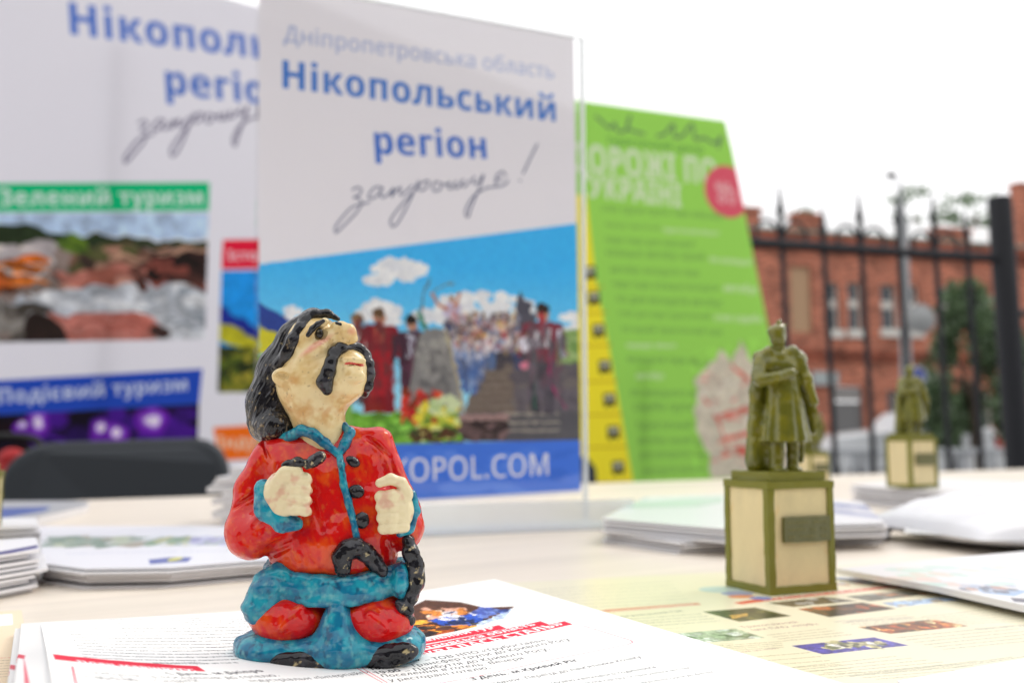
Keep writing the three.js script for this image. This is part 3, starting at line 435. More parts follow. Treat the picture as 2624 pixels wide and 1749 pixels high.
// green roll-up board
{
  const u = dirOf(26.6), o = Pz(1700, 700, 2.7); o.addScaledVector(u, -0.6).setY(1.95);
  const fr = new Frame(o, u, V3(0, -1, 0), 1.5, 1.95), p = new Pen(fr, 1, '#a6e264'), G = '#5f9a52', Wt = '#e2efd2';
  p.curve([[1525, 300], [1545, 318], [1560, 330], [1572, 318], [1578, 335], [1600, 336], [1612, 298], [1606, 330], [1630, 340], [1648, 345]], 6, '#6f8f6a'); p.curve([[1682, 350], [1700, 345], [1722, 320], [1726, 352], [1745, 350], [1770, 320], [1780, 358], [1800, 355], [1830, 368], [1845, 352], [1838, 380]], 6, '#6f8f6a');
  p.text('туристичний центр', [1552, 370], [1800, 396], G, '');
  p.text('ДОРОЖІ ПО', [1452, 436], [1838, 476], Wt, 'bold', 'sans-serif', 1.25); p.text('УКРАЇНІ', [1506, 505], [1745, 532], Wt, 'bold', 'sans-serif', 1.2);
  p.poly([[1838, 430], [1890, 440], [1882, 478], [1850, 470]], '#6cc47a'); p.blob(1862, 492, 58, 66, '#e66478'); p.text('від', [1830, 485], [1870, 488], '#f3c8c8'); p.text('80', [1835, 520], [1885, 526], '#f0b4b8');
  const words = ['туристичний', 'маршрут', 'по', 'області', 'екскурсія', 'музей', 'садиба', 'вихідного', 'дня', 'козацькі', 'групи', 'автобус', 'парк', 'степ'];
  const line = (n) => { let s = ''; while (s.length < n) s += words[Math.floor(rnd() * words.length)] + ' '; return s.trim(); };
  const L = [[1538, 542, 1855, 562, 0], [1548, 580, 1690, 590, 0], [1695, 594, 1840, 604, 1], [1548, 622, 1780, 634, 0], [1550, 655, 1805, 668, 0], [1815, 672, 1925, 680, 1], [1560, 698, 1790, 708, 0], [1566, 735, 1840, 746, 0], [1850, 746, 1940, 752, 1], [1576, 774, 1850, 786, 0], [1582, 810, 1820, 818, 0], [1828, 822, 1950, 826, 1], [1590, 850, 1850, 858, 0], [1602, 890, 1730, 892, 1], [1604, 928, 1920, 936, 0], [1626, 970, 1700, 970, 1], [1612, 1014, 1910, 1018, 0], [1620, 1050, 1830, 1052, 0], [1626, 1098, 1930, 1098, 0], [1630, 1136, 1850, 1134, 0], [1636, 1172, 1830, 1168, 0], [1644, 1214, 1830, 1206, 0]];
  for (const [a, b, c, d, w] of L) p.text(line((c - a) / 12), [a, b], [c, d], w ? '#d6ecc0' : '#76a85a', w ? 'bold' : '');
  p.poly([[1400, 500], [1500, 500], [1522, 700], [1560, 900], [1596, 1100], [1625, 1260], [1640, 1420], [1400, 1420]], '#fff038');
  for (const [x, y] of [[1508, 700], [1518, 765], [1530, 848], [1546, 940], [1558, 1025], [1568, 1108], [1580, 1198]]) { p.poly([[x - 15, y - 16], [x + 15, y - 18], [x + 17, y + 10], [x - 13, y + 14]], '#3a3a34'); p.poly([[x - 10, y - 11], [x + 11, y - 13], [x + 12, y - 2], [x - 9, y]], '#cfd0b8'); p.blob(x - 7, y + 14, 5, 5, '#26262a'); p.blob(x + 11, y + 12, 5, 5, '#26262a'); p.line([[1440, y + 40], [x + 34, y + 36]], 3, '#c9a81e'); }
  p.poly([[1440, 1175], [1500, 1168], [1524, 1200], [1530, 1300], [1440, 1300]], '#3d4450');
  // stylised map
  p.poly([[1845, 895], [1870, 925], [1895, 870], [1915, 915], [1960, 960], [2000, 1100], [2040, 1220], [1820, 1225], [1812, 1160], [1788, 1120], [1775, 1060], [1780, 1010], [1775, 960], [1810, 930], [1830, 915]], '#dcd3bf');
  for (const [a, w] of [[[[1870, 930], [1910, 970], [1950, 1000]], 9], [[[1830, 1065], [1890, 1060], [1950, 1040], [1990, 1050]], 14], [[[1840, 1130], [1900, 1110], [1960, 1080]], 10], [[[1850, 1165], [1930, 1150], [1990, 1110]], 18], [[[1800, 1010], [1830, 1060], [1860, 1150]], 6]]) p.curve(a, w, '#dd7a6a');
  landscape(p, 1790, 950, 1990, 1190, ['#e6dfcf', '#d0bfae', '#e3a79a'], 60, 12, 6);
  p.photo([[1770, 900], [1960, 860], [2030, 1215], [1770, 1215]], 10, 50, 0.1);
  const S = thing('green_banner', 'lime green standing banner with white heading and yellow icon column', 'banner', o.clone().setY(0));
  const pts = [[1430, 252], [1500, 262], [1680, 287], [1855, 311], [1872, 380], [1895, 490], [1918, 610], [1970, 862], [2046, 1230], [2090, 1440], [1430, 1460]].map((q) => fr.mm(...q)).map(([a, b]) => [a, clamp(b, 0, 1890)]);
  const geo = sheetGeo(fr, pts, 0.006); geo.translate(-o.x, 0, -o.z); part('printed_panel', geo, [backlit(p), backPaper], S);
  const loc = (v) => v.sub(V3(o.x, 0, o.z)), m = std([0.5, 0.5, 0.52], 0.4), c = fr.at(520, 900, -0.02);
  part('support_pole', bar(loc(c.clone().setY(0)), loc(c.clone()), 0.012), m, S); part('base', rbox(0.9, 0.07, 0.12, 0.02, 0, 0, 0).rotateY(26.6 * Math.PI / 180).translate(c.x - o.x, 0.035, c.z - o.z), m, S);
}
// acrylic stand with the printed sheet
{
  const u = dirOf(23.8), R0 = V3(0.0655, 0, -0.837), o = R0.clone().addScaledVector(u, -0.31).setY(TOP + 0.47);
  const fr = new Frame(o, u, V3(0, -1, 0), 0.33, 0.47), p = new Pen(fr, 4.2, '#f0eef5');
  p.text('Дніпропетровська область', [726, 106], [1422, 203], '#aebbe0', ''); p.text('Нікопольський', [714, 224], [1430, 312], '#4d85d6'); p.text('регіон', [953, 394], [1254, 407], '#4a7bd4', 'bold', 'sans-serif');
  script(p, (x, y) => [x, y], '#5b6488', 4);
  p.clip([[640, 680], [1480, 572], [1492, 1127], [640, 1146]], () => {
    const C = (s) => s; const x = p.x;
    const [a0, b0] = p.fr.mm(660, 660), [a1, b1] = p.fr.mm(660, 1000); const gr = x.createLinearGradient(a0, b0, a1, b1); gr.addColorStop(0, '#45c0ff'); gr.addColorStop(1, '#9fe2ff'); p.path([[640, 560], [1500, 560], [1500, 1150], [640, 1150]]).fillStyle = gr; x.fill();
    const cloud = (cx, cy, w, h, n) => { for (let i = 0; i < n; i++) { const a = rr(-1, 1), b = rr(-1, 1) * Math.sqrt(1 - a * a); p.blob(cx + a * w, cy + b * h, rr(10, 26), rr(8, 18), ['#eceef2', '#e4e7ee', '#f6f7f9'][i % 3]); } };
    cloud(1025, 690, 55, 22, 34); cloud(968, 715, 22, 12, 8); cloud(975, 805, 50, 30, 30); cloud(1240, 790, 120, 42, 60); cloud(1180, 810, 110, 25, 30); cloud(1470, 830, 28, 30, 12); cloud(745, 800, 16, 8, 6);
    p.poly([[660, 774], [700, 796], [760, 830], [760, 870], [700, 850], [662, 834]], '#2f4aa0'); p.poly([[662, 834], [700, 850], [760, 872], [730, 900], [662, 905]], '#d6cf34');
    p.poly([[1420, 848], [1500, 842], [1500, 1000], [1420, 1000]], '#8fae6a'); landscape(p, 1430, 860, 1490, 990, ['#7da05a', '#9cb878', '#a9c284'], 40, 14, 8);
    // steps and plinth
    p.poly([[1240, 905], [1330, 890], [1350, 1060], [1190, 1060]], '#7c6f66'); for (let i = 0; i < 16; i++) p.line([[1236 - i * 3, 915 + i * 9], [1330 + i, 912 + i * 9]], 1.6, i % 2 ? '#6a5e56' : '#93877e');
    p.poly([[1318, 945], [1490, 930], [1490, 1062], [1318, 1060]], '#6c666c'); landscape(p, 1320, 950, 1480, 1050, ['#645e66', '#736c74', '#78706f'], 40, 20, 14);
    p.poly([[1180, 1060], [1490, 1052], [1490, 1130], [1180, 1130]], '#605e64'); for (const y of [1060, 1082, 1103]) p.line([[1290, y], [1430, y - 1]], 6, '#a39c92');
    // the crowd
    const person = (x0, y0, h, top, low, skin = '#c9977c') => { const w = h * 0.14; p.poly([[x0 - w, y0 + h * 0.16], [x0 + w, y0 + h * 0.16], [x0 + w * 0.9, y0 + h * 0.55], [x0 - w * 0.9, y0 + h * 0.55]], top); p.poly([[x0 - w * 0.9, y0 + h * 0.53], [x0 + w * 0.9, y0 + h * 0.53], [x0 + w * 0.8, y0 + h], [x0 + w * 0.1, y0 + h], [x0, y0 + h * 0.6], [x0 - w * 0.1, y0 + h], [x0 - w * 0.8, y0 + h]], low); p.line([[x0 - w * 1.1, y0 + h * 0.2], [x0 - w * 1.4, y0 + h * 0.45]], h * 0.06, top); p.line([[x0 + w * 1.1, y0 + h * 0.2], [x0 + w * 1.4, y0 + h * 0.45]], h * 0.06, top); p.blob(x0, y0 + h * 0.075, h * 0.062, h * 0.082, skin); p.blob(x0, y0 + h * 0.035, h * 0.064, h * 0.05, ['#3a2c26', '#6b5138', '#2a2422', '#8d7350'][Math.floor(rnd() * 4)]); };
    const tops = ['#e8e6ec', '#d8a8a8', '#8e94b4', '#c4cbe0', '#5a5668', '#c65a5a', '#e0c27a', '#7a90b8', '#f0e8e0'], lows = ['#3c4a70', '#4a4650', '#6a6478', '#2c2e3c', '#5a74a0'];
    for (let r = 0; r < 4; r++) for (let i = 0; i < 12; i++) { const x0 = 1155 + i * 21 + rr(-6, 6) - r * 6, y0 = 800 + r * 16 + Math.abs(i - 5) * 1.5 + rr(-4, 4); person(x0, y0, rr(80, 100), tops[Math.floor(rnd() * 9)], lows[Math.floor(rnd() * 5)]); }
    p.poly([[1318, 808], [1370, 800], [1378, 900], [1316, 900]], '#5c5c6a'); p.poly([[1322, 770], [1336, 745], [1344, 770], [1362, 778], [1358, 806], [1322, 806]], '#565664'); // monument
    person(1158, 760, 110, '#c2b8d4', '#3c4a70'); p.line([[1148, 790], [1120, 780], [1108, 752]], 8, '#c98f74'); p.line([[1166, 786], [1176, 752]], 8, '#c98f74'); p.curve([[1078, 800], [1086, 750], [1104, 715]], 4, '#6c7480'); p.curve([[1112, 748], [1140, 730], [1160, 726]], 3, '#7c848c');
    p.line([[1094, 850], [1072, 800]], 10, '#3f8a70');
    person(1180, 850, 150, '#b4bcd4', '#4a6eb0'); person(1205, 865, 145, '#a8b8d8', '#5a78b4'); person(1225, 855, 120, '#d8d4dc', '#6a7ca8');
    person(914, 805, 230, '#d8d4d0', '#5a5a62'); person(972, 792, 260, '#8e2430', '#a82430'); p.poly([[956, 840], [988, 840], [984, 880], [962, 880]], '#e08a5a'); p.poly([[950, 900], [1000, 900], [1008, 1050], [940, 1050]], '#b4202c'); p.poly([[930, 1020], [1010, 1010], [1012, 1055], [930, 1056]], '#8c1420'); p.line([[1006, 860], [1010, 930]], 9, '#3a3a34');
    person(1054, 812, 230, '#4a2c3c', '#5c3448'); p.poly([[1040, 858], [1062, 858], [1060, 920], [1040, 918]], '#d6dcec');
    person(1390, 780, 280, '#8a3a4a', '#4a4650'); p.poly([[1370, 850], [1410, 840], [1412, 890], [1368, 890]], '#e2dfe6'); p.poly([[1380, 800], [1394, 800], [1398, 880], [1386, 880]], '#c02c3c'); p.line([[1432, 850], [1442, 910]], 12, '#dadcea'); p.line([[1410, 900], [1408, 980], [1448, 1045]], 6, '#b02c6c'); p.line([[1372, 900], [1370, 1050]], 5, '#2f6a54');
    person(1348, 850, 95, '#e6e4f0', '#4a4650'); p.blob(1346, 936, 14, 10, '#e08aa0');
    const soft = (l) => l.map((c) => c + '88');
    landscape(p, 1150, 805, 1330, 905, soft([...tops, '#b88c74', '#6a5a54', '#c9977c', '#4a4458']), 300, 5, 9); landscape(p, 1165, 900, 1240, 985, soft(['#4a6eb0', '#3c5590', '#8090b8', '#c8ccdc', '#5a5a6a']), 80, 5, 14); landscape(p, 1350, 830, 1440, 1040, soft(['#7a6470', '#6a6470', '#74505f', '#7c7080', '#5a5860']), 60, 8, 26); landscape(p, 895, 830, 1010, 1040, soft(['#7c2430', '#942c34', '#6a3238', '#5a3a38']), 60, 7, 26); landscape(p, 1036, 840, 1080, 1040, soft(['#4a2c3c', '#3a2430', '#6a4454']), 30, 6, 20);
    // stone
    p.poly([[1070, 862], [1090, 842], [1130, 840], [1146, 856], [1180, 1030], [1186, 1058], [1040, 1058]], '#8b8a8a'); landscape(p, 1072, 870, 1150, 1050, ['#7c7b7c', '#9b9a98', '#6e6d70', '#a8a6a2'], 90, 9, 9); p.line([[1144, 852], [1166, 940], [1188, 1050]], 9, '#b8ae94');
    // flower bed
    p.poly([[870, 1060], [1000, 1058], [1180, 1070], [1180, 1146], [870, 1146]], '#7cba42'); landscape(p, 870, 1060, 1170, 1130, ['#8acc42', '#6aa838', '#9cdc5a', '#5a8c34'], 120, 14, 8); landscape(p, 1030, 1005, 1130, 1075, ['#d83a30', '#e05a3a', '#c02a2a', '#8a3a24'], 60, 9, 12); landscape(p, 1070, 1040, 1190, 1120, ['#e6d84a', '#f0e88a', '#b8cc4a', '#dce8a0', '#7a9a3a'], 80, 12, 11); landscape(p, 1110, 1015, 1170, 1050, ['#d6e2b8', '#bcd49a'], 20, 14, 8); landscape(p, 1040, 1100, 1180, 1140, ['#5a3a24', '#3f4a20'], 24, 16, 6);
    p.poly([[1174, 1062], [1308, 1060], [1300, 1078], [1176, 1080]], '#a88a88'); p.poly([[1180, 1078], [1302, 1076], [1296, 1128], [1180, 1128]], '#4a3c3c'); landscape(p, 1184, 1082, 1296, 1122, ['#6a5454', '#3c3032', '#8a6e6e'], 26, 14, 8);
    p.poly([[640, 900], [900, 1000], [900, 1150], [640, 1150]], '#86b852');
  });
  p.photo([[660, 676], [1478, 574], [1488, 1124], [660, 1142]], 1.1, 3.4, 0.1);
  p.poly([[640, 1146], [1492, 1126], [1492, 1254], [640, 1304]], '#4a80e6'); p.clip([[640, 1146], [1492, 1126], [1492, 1254], [640, 1304]], () => landscape(p, 660, 1150, 1480, 1260, ['#4a80e6', '#5388ea', '#4378de', '#6292ee'], 50, 50, 14));
  p.text('NIKOPOL.COM', [915, 1240], [1412, 1216], '#f2f0f6', '', 'sans-serif', 1.02);
  const S = thing('acrylic_stand', 'clear acrylic table stand holding the white and blue regional poster', 'sign stand', V3(R0.x, TOP, R0.z)), mv = (g) => g.translate(-R0.x, -TOP, -R0.z);
  const pts = [[664, -46], [1470, 92], [1488, 1264], [662, 1312]].map((q) => fr.mm(...q));
  part('poster', mv(sheetGeo(fr, pts, 0.0004)), [backlit(p), backPaper], S);
  const clear = phys([1, 1, 1], 0.03, { transmission: 1, thickness: 0, ior: 1.45 }), edgeM = phys([0.8, 0.84, 0.86], 0.1, { transmission: 0.6, thickness: 0 });
  const H = [[656, -52], [1490, 100], [1500, 1336], [652, 1400]].map((q) => fr.mm(...q)), yb = (TOP + 0.47 - TOP) * 1000 - 0.5;
  H[2][1] = yb; H[3][1] = yb;
  const frontO = new Frame(fr.o.clone().addScaledVector(fr.N, 0.0012), fr.U, fr.W, fr.w, fr.h), backO = new Frame(fr.o.clone().addScaledVector(fr.N, -0.0028), fr.U, fr.W, fr.w, fr.h);
  part('front_pane', mv(sheetGeo(frontO, H, 0.0018)), [clear, clear], S); part('back_pane', mv(sheetGeo(backO, H, 0.0018)), [clear, clear], S);
  const rimM = phys([0.9, 0.93, 0.94], 0.2, { transmission: 0.4, thickness: 0 }), hp = (q, l) => fr.at(q[0], q[1], l).sub(V3(R0.x, TOP, R0.z));
  part('pane_edge', bar(hp(H[1], 0.001), hp(H[2], 0.001), 0.0022, 0.0022, 8), rimM, S); part('pane_edge', bar(hp(H[0], 0.001), hp(H[1], 0.001), 0.0012, 0.0012, 8), rimM, S);
  const L = fr.mm(652, 1300)[0], Rr = fr.mm(1500, 1336)[0], ft = new Frame(fr.at(L, yb - 2.6), fr.U, fr.N, 1, 1);
  ft.o.y = TOP + 0.0003;
  const lip = new Frame(ft.at(0, 70).setY(TOP + 0.0235), fr.U, fr.W, 1, 1); part('front_lip', mv(sheetGeo(lip, [[0, 0], [Rr - L + 6, 0], [Rr - L + 6, 21], [0, 21]], 0.002)), phys([0.9, 0.92, 0.93], 0.3, { transmission: 0.75, thickness: 0 }), S);
  part('foot', mv(sheetGeo(ft, [[0, 4], [Rr - L, 4], [Rr - L, 72], [0, 72]], 0.002)), phys([0.88, 0.9, 0.92], 0.4, { transmission: 0.55, thickness: 0 }), S);
}
// ---------- leaflets, booklets and packets on the table ----------
const tableFrame = (px, py, y, deg, w, h) => { const U = dirOf(deg), W = V3(-U.z, 0, U.x); return new Frame(Py(px, py, y), U, W, w, h); };
const paperEdge = std([0.78, 0.77, 0.79], 0.8), paperEdge2 = std([0.74, 0.73, 0.75], 0.8), paperWhite = phys([0.8, 0.8, 0.82], 0.4, { clearcoat: 0.4, clearcoatRoughness: 0.3 });
const WORDS = 'туристичний маршрут подорож індустріальний нашої країни музей екскурсія проведення часу ви побачите завод цех виробництво сталі космічну техніку для себе знайдете щось нове цікаве враження група автобус готель вечеря обід огляд міста кар\'єр козаки степ річка парк область регіон запрошує гостей програма день ранок трансфер прибуття відвідування підприємства'.split(' ');
const words = (n) => { let s = ''; while (s.length < n) s += WORDS[Math.floor(rnd() * WORDS.length)] + ' '; return s.slice(0, n); };

// the sprung stack of white route leaflets under the figurine
const LF = (() => {
  const U = dirOf(27), W = V3(-U.z, 0, U.x), bl = Py(104, 1596, TOP + 0.0055), w = 0.18, h = 0.285, u0 = 0.5;
  const rise = (x, b) => (x < u0 ? 0.0095 * clamp(0.2 + b * 10.5, 0.2, 2) * ((u0 - x) / u0) ** 1.6 : 0.0055 * ((x - u0) / (1 - u0)) ** 1.6);
  const o = bl.clone().setY(TOP);
  return { U, W, o, w, h, rise, base: 0.0035,
    mm(px, py) { let y = TOP + 0.004, a = 0, b = 0; for (let i = 0; i < 80; i++) { const p = Py(px, py, y).sub(o); a = p.dot(U); b = p.dot(W); y = mix(y, TOP + 0.0036 + rise(clamp(a / w), Math.max(0, b)), 0.3); } return [a * 1000, b * 1000]; } };
})();
const leafGeo = (y0, thick, dx, dy, spring, turn = 0) => {      // one leaflet following the curve of the stack
  const N = 20, pos = [], uv = [], idx = [];
  const P = (i, j, lift) => { const a = i / N * LF.w, b = j * LF.h, r = LF.rise(clamp((a + dx) / LF.w), Math.max(0, b + dy)) * spring; const p = LF.o.clone().addScaledVector(LF.U, a + dx + turn * (b - 0.1)).addScaledVector(LF.W, b + dy - turn * (a - 0.09)); p.y = TOP + y0 + r + lift; return p; };
  const put = (i, j, l) => { const p = P(i, j, l); pos.push(p.x, p.y, p.z); uv.push(i / N, 1 - j); return pos.length / 3 - 1; };
  for (let q = 0; q < 12; q++) for (let i = 0; i < N; i++) { const a = put(i, q / 12, thick), b = put(i + 1, q / 12, thick), c = put(i + 1, (q + 1) / 12, thick), d = put(i, (q + 1) / 12, thick); idx.push(a, d, c, a, c, b); }
  const n0 = idx.length;
  for (let q = 0; q < 12; q++) for (let i = 0; i < N; i++) { const a = put(i, q / 12, 0), b = put(i + 1, q / 12, 0), c = put(i + 1, (q + 1) / 12, 0), d = put(i, (q + 1) / 12, 0); idx.push(a, c, d, a, b, c); }
  for (let i = 0; i < N; i++) { for (const j of [0, 1]) { const e = put(i, j, thick), f = put(i + 1, j, thick), g = put(i + 1, j, 0), h = put(i, j, 0); j ? idx.push(e, h, g, e, g, f) : idx.push(e, g, h, e, f, g); } }
  for (const i of [0, N]) for (let q = 0; q < 12; q++) { const e = put(i, q / 12, thick), f = put(i, (q + 1) / 12, thick), g = put(i, (q + 1) / 12, 0), h = put(i, q / 12, 0); i ? idx.push(e, f, g, e, g, h) : idx.push(e, g, f, e, h, g); }
  const g = new THREE.BufferGeometry(); g.setAttribute('position', new THREE.Float32BufferAttribute(pos, 3)); g.setAttribute('uv', new THREE.Float32BufferAttribute(uv, 2)); g.setIndex(idx);
  const r = g.toNonIndexed(); r.clearGroups(); r.addGroup(0, n0, 0); r.addGroup(n0, idx.length - n0, 1); r.computeVertexNormals();
  return r;
};
{
  const fr = { w: LF.w, h: LF.h, mm: (x, y) => LF.mm(x, y) }, p = new Pen(fr, 7, '#f4f4f2'), K = '#1c1c22', RD = '#e02c46';
  // left page: body text
  for (let i = 0; i < 4; i++) p.text(words(62), [192, 1590 + i * 4.6], [640, 1582 + i * 5.2], K, 'bold', 'sans-serif', 1.5);
  for (let i = 0; i < 12; i++) { const t = i / 11; p.text(words(58), [mix(170, 218, t), mix(1611, 1690, t)], [mix(640, 610, t), mix(1606, 1698, t)], K, 'bold', 'sans-serif', 1.5); }
  p.text('та багато іншого.', [395, 1699], [520, 1697], K, '', 'sans-serif', 1.35);
  p.poly([[134, 1675], [505, 1706], [527, 1720], [140, 1689]], RD); p.text('План маршруту:', [200, 1696], [505, 1719], '#ffffff', 'bold', 'sans-serif', 1.6);
  p.line([[184, 1706], [196, 1760]], 3, RD); p.line([[184, 1706], [400, 1728]], 1.5, '#f0a8b0');
  p.text('1 День. м.Дніпро', [435, 1729], [680, 1720], '#26262e', 'bold', 'sans-serif', 1.3); p.text('Прибуття та поселення до готелю.', [210, 1722], [720, 1732], K, '', 'sans-serif', 1.35); p.text('7.30-9.00', [220, 1736], [362, 1745], '#26262e', 'bold', 'sans-serif', 1.3); p.text('Сніданок', [410, 1748], [520, 1745], K, '', 'sans-serif', 1.35); p.text('індустріальн «Інтерпайп».', [640, 1746], [960, 1722], K, '', 'sans-serif', 1.35);
  // right page: picture, red headings, text
  p.clip([[1040, 1560], [1090, 1536], [1180, 1542], [1240, 1556], [1318, 1553], [1290, 1585], [1200, 1610], [1050, 1640]], () => {
    p.poly([[1020, 1520], [1340, 1520], [1340, 1650], [1020, 1650]], '#5b3a2c'); landscape(p, 1040, 1590, 1230, 1640, ['#e8862c', '#f0a83c', '#b8541e', '#4a2a20', '#2c2024'], 60, 22, 5); landscape(p, 1090, 1560, 1180, 1585, ['#e0a890', '#f0c8b0', '#d8863c'], 20, 18, 5);
    p.poly([[1090, 1590], [1150, 1578], [1250, 1570], [1220, 1600], [1130, 1602]], '#2f55b8'); landscape(p, 1140, 1568, 1250, 1598, ['#23305c', '#2f55b8', '#1c2038', '#e0e0ea'], 30, 14, 4); landscape(p, 1230, 1552, 1318, 1580, ['#4a5ca8', '#6a82c8', '#30407c'], 20, 18, 4); p.poly([[1220, 1600], [1318, 1556], [1312, 1580], [1230, 1606]], '#b8ccf0');
  });
  p.photo([[1040, 1560], [1090, 1536], [1180, 1542], [1240, 1556], [1318, 1553], [1290, 1585], [1200, 1610], [1050, 1640]], 1.2, 3.5, 0.3);
  p.line([[1090, 1608], [1340, 1586]], 2, '#e8cf7a');
  p.poly([[1070, 1642], [1278, 1601], [1298, 1610], [1075, 1652]], RD); p.poly([[1075, 1655], [1385, 1591], [1408, 1600], [1080, 1663]], RD); p.poly([[1080, 1667], [1446, 1591], [1468, 1599], [1084, 1676]], RD);
  p.text('індустріальний тур', [960, 1666], [1268, 1608], '#ffffff', 'bold', 'sans-serif', 1.15); p.text('Дніпропетровська область', [930, 1690], [1376, 1600], '#ffffff', 'bold', 'sans-serif', 1.15); p.text('«ЯК ГАРТУВАЛАСЬ СТАЛЬ»', [880, 1712], [1450, 1599], '#ffffff', 'bold', 'sans-serif', 1.15);
  p.text('14:00', [1010, 1700], [1078, 1692], '#26262e', 'bold', 'sans-serif', 1.3); p.text('– ТОВ НПО «Трубосталь».', [1092, 1694], [1408, 1640], K, '', 'sans-serif', 1.35); p.text('– Трансфер групи до Кривого Рогу.', [1034, 1712], [1470, 1638], K, '', 'sans-serif', 1.35); p.text('16:00', [948, 1717], [1016, 1709], '#26262e', 'bold', 'sans-serif', 1.3); p.text('19:00', [962, 1727], [1030, 1719], '#26262e', 'bold', 'sans-serif', 1.3); p.text('– Прибуття до Кривого Рогу.', [1040, 1722], [1412, 1664], K, '', 'sans-serif', 1.35); p.text('Поселення в готель. Вечеря', [978, 1735], [1346, 1688], K, '', 'sans-serif', 1.35); p.text('у ресторані готелю.', [998, 1746], [1260, 1712], K, '', 'sans-serif', 1.35);
  p.line([[1492, 1602], [1616, 1640], [1622, 1645], [1612, 1650], [1400, 1692], [1180, 1741], [1060, 1760]], 2, RD); p.line([[904, 1706], [980, 1749]], 2, RD); p.line([[915, 1704], [992, 1749]], 2, RD);
  p.line([[1505, 1689], [1630, 1653], [1650, 1652], [1800, 1695], [2010, 1760]], 2, '#f08a96');
  p.text('3 День. м.Кривий Ріг', [1210, 1743], [1484, 1693], '#26262e', 'bold', 'sans-serif', 1.3); p.text('Сніданок. Переїзд до пам\'ятника Козаку', [1240, 1757], [1646, 1684], K, '', 'sans-serif', 1.35); p.text('Мамаю та музею квіткового годинника', [1310, 1767], [1684, 1710], K, '', 'sans-serif', 1.35); p.text('огляд кар\'єру та прогулянка містом', [1500, 1752], [1770, 1712], K, '', 'sans-serif', 1.35); p.text('обід у кафе, повернення групи до Дніпра', [1540, 1766], [1830, 1722], K, '', 'sans-serif', 1.35);
  const top = phys(0xffffff, 0.65, { map: p.tex(), specularIntensity: 0.35 }), e = [paperEdge, paperEdge2];
  const pl = new Pen({ w: LF.w, h: LF.h, mm: (x, y) => LF.mm(x, y) }, 4, '#f2f2f0'); pl.poly([[80, 1663], [137, 1673], [137, 1682], [84, 1672]], RD); for (let i = 0; i < 3; i++) pl.text(words(12), [112, 1589 + i * 4], [137, 1588 + i * 4], K, ''); pl.poly([[137, 1682], [133, 1672], [160, 1749], [170, 1749]], RD);
  const under = printed(pl, 0.42, 0.35), n = 8;
  for (let i = 0; i < n; i++) { const last = i === n - 1; solo('route_leaflet', leafGeo(0.0002 + i * 0.00044, 0.00036, last ? 0 : rr(-0.009, -0.0055), last ? 0 : rr(-0.0075, -0.0045), 0.86 + 0.14 * i / (n - 1), last ? 0 : rr(-0.004, 0.004)), [last ? top : under, e[i % 2]], last ? 'white open route leaflet with red headings, lying under the painted figurine' : 'white route leaflet lower in the stack under the painted figurine', 'leaflet', 'route leaflets stacked under the figurine'); }
}
const LEAFTOP = TOP + 0.0002 + 7 * 0.00044 + 0.00036;

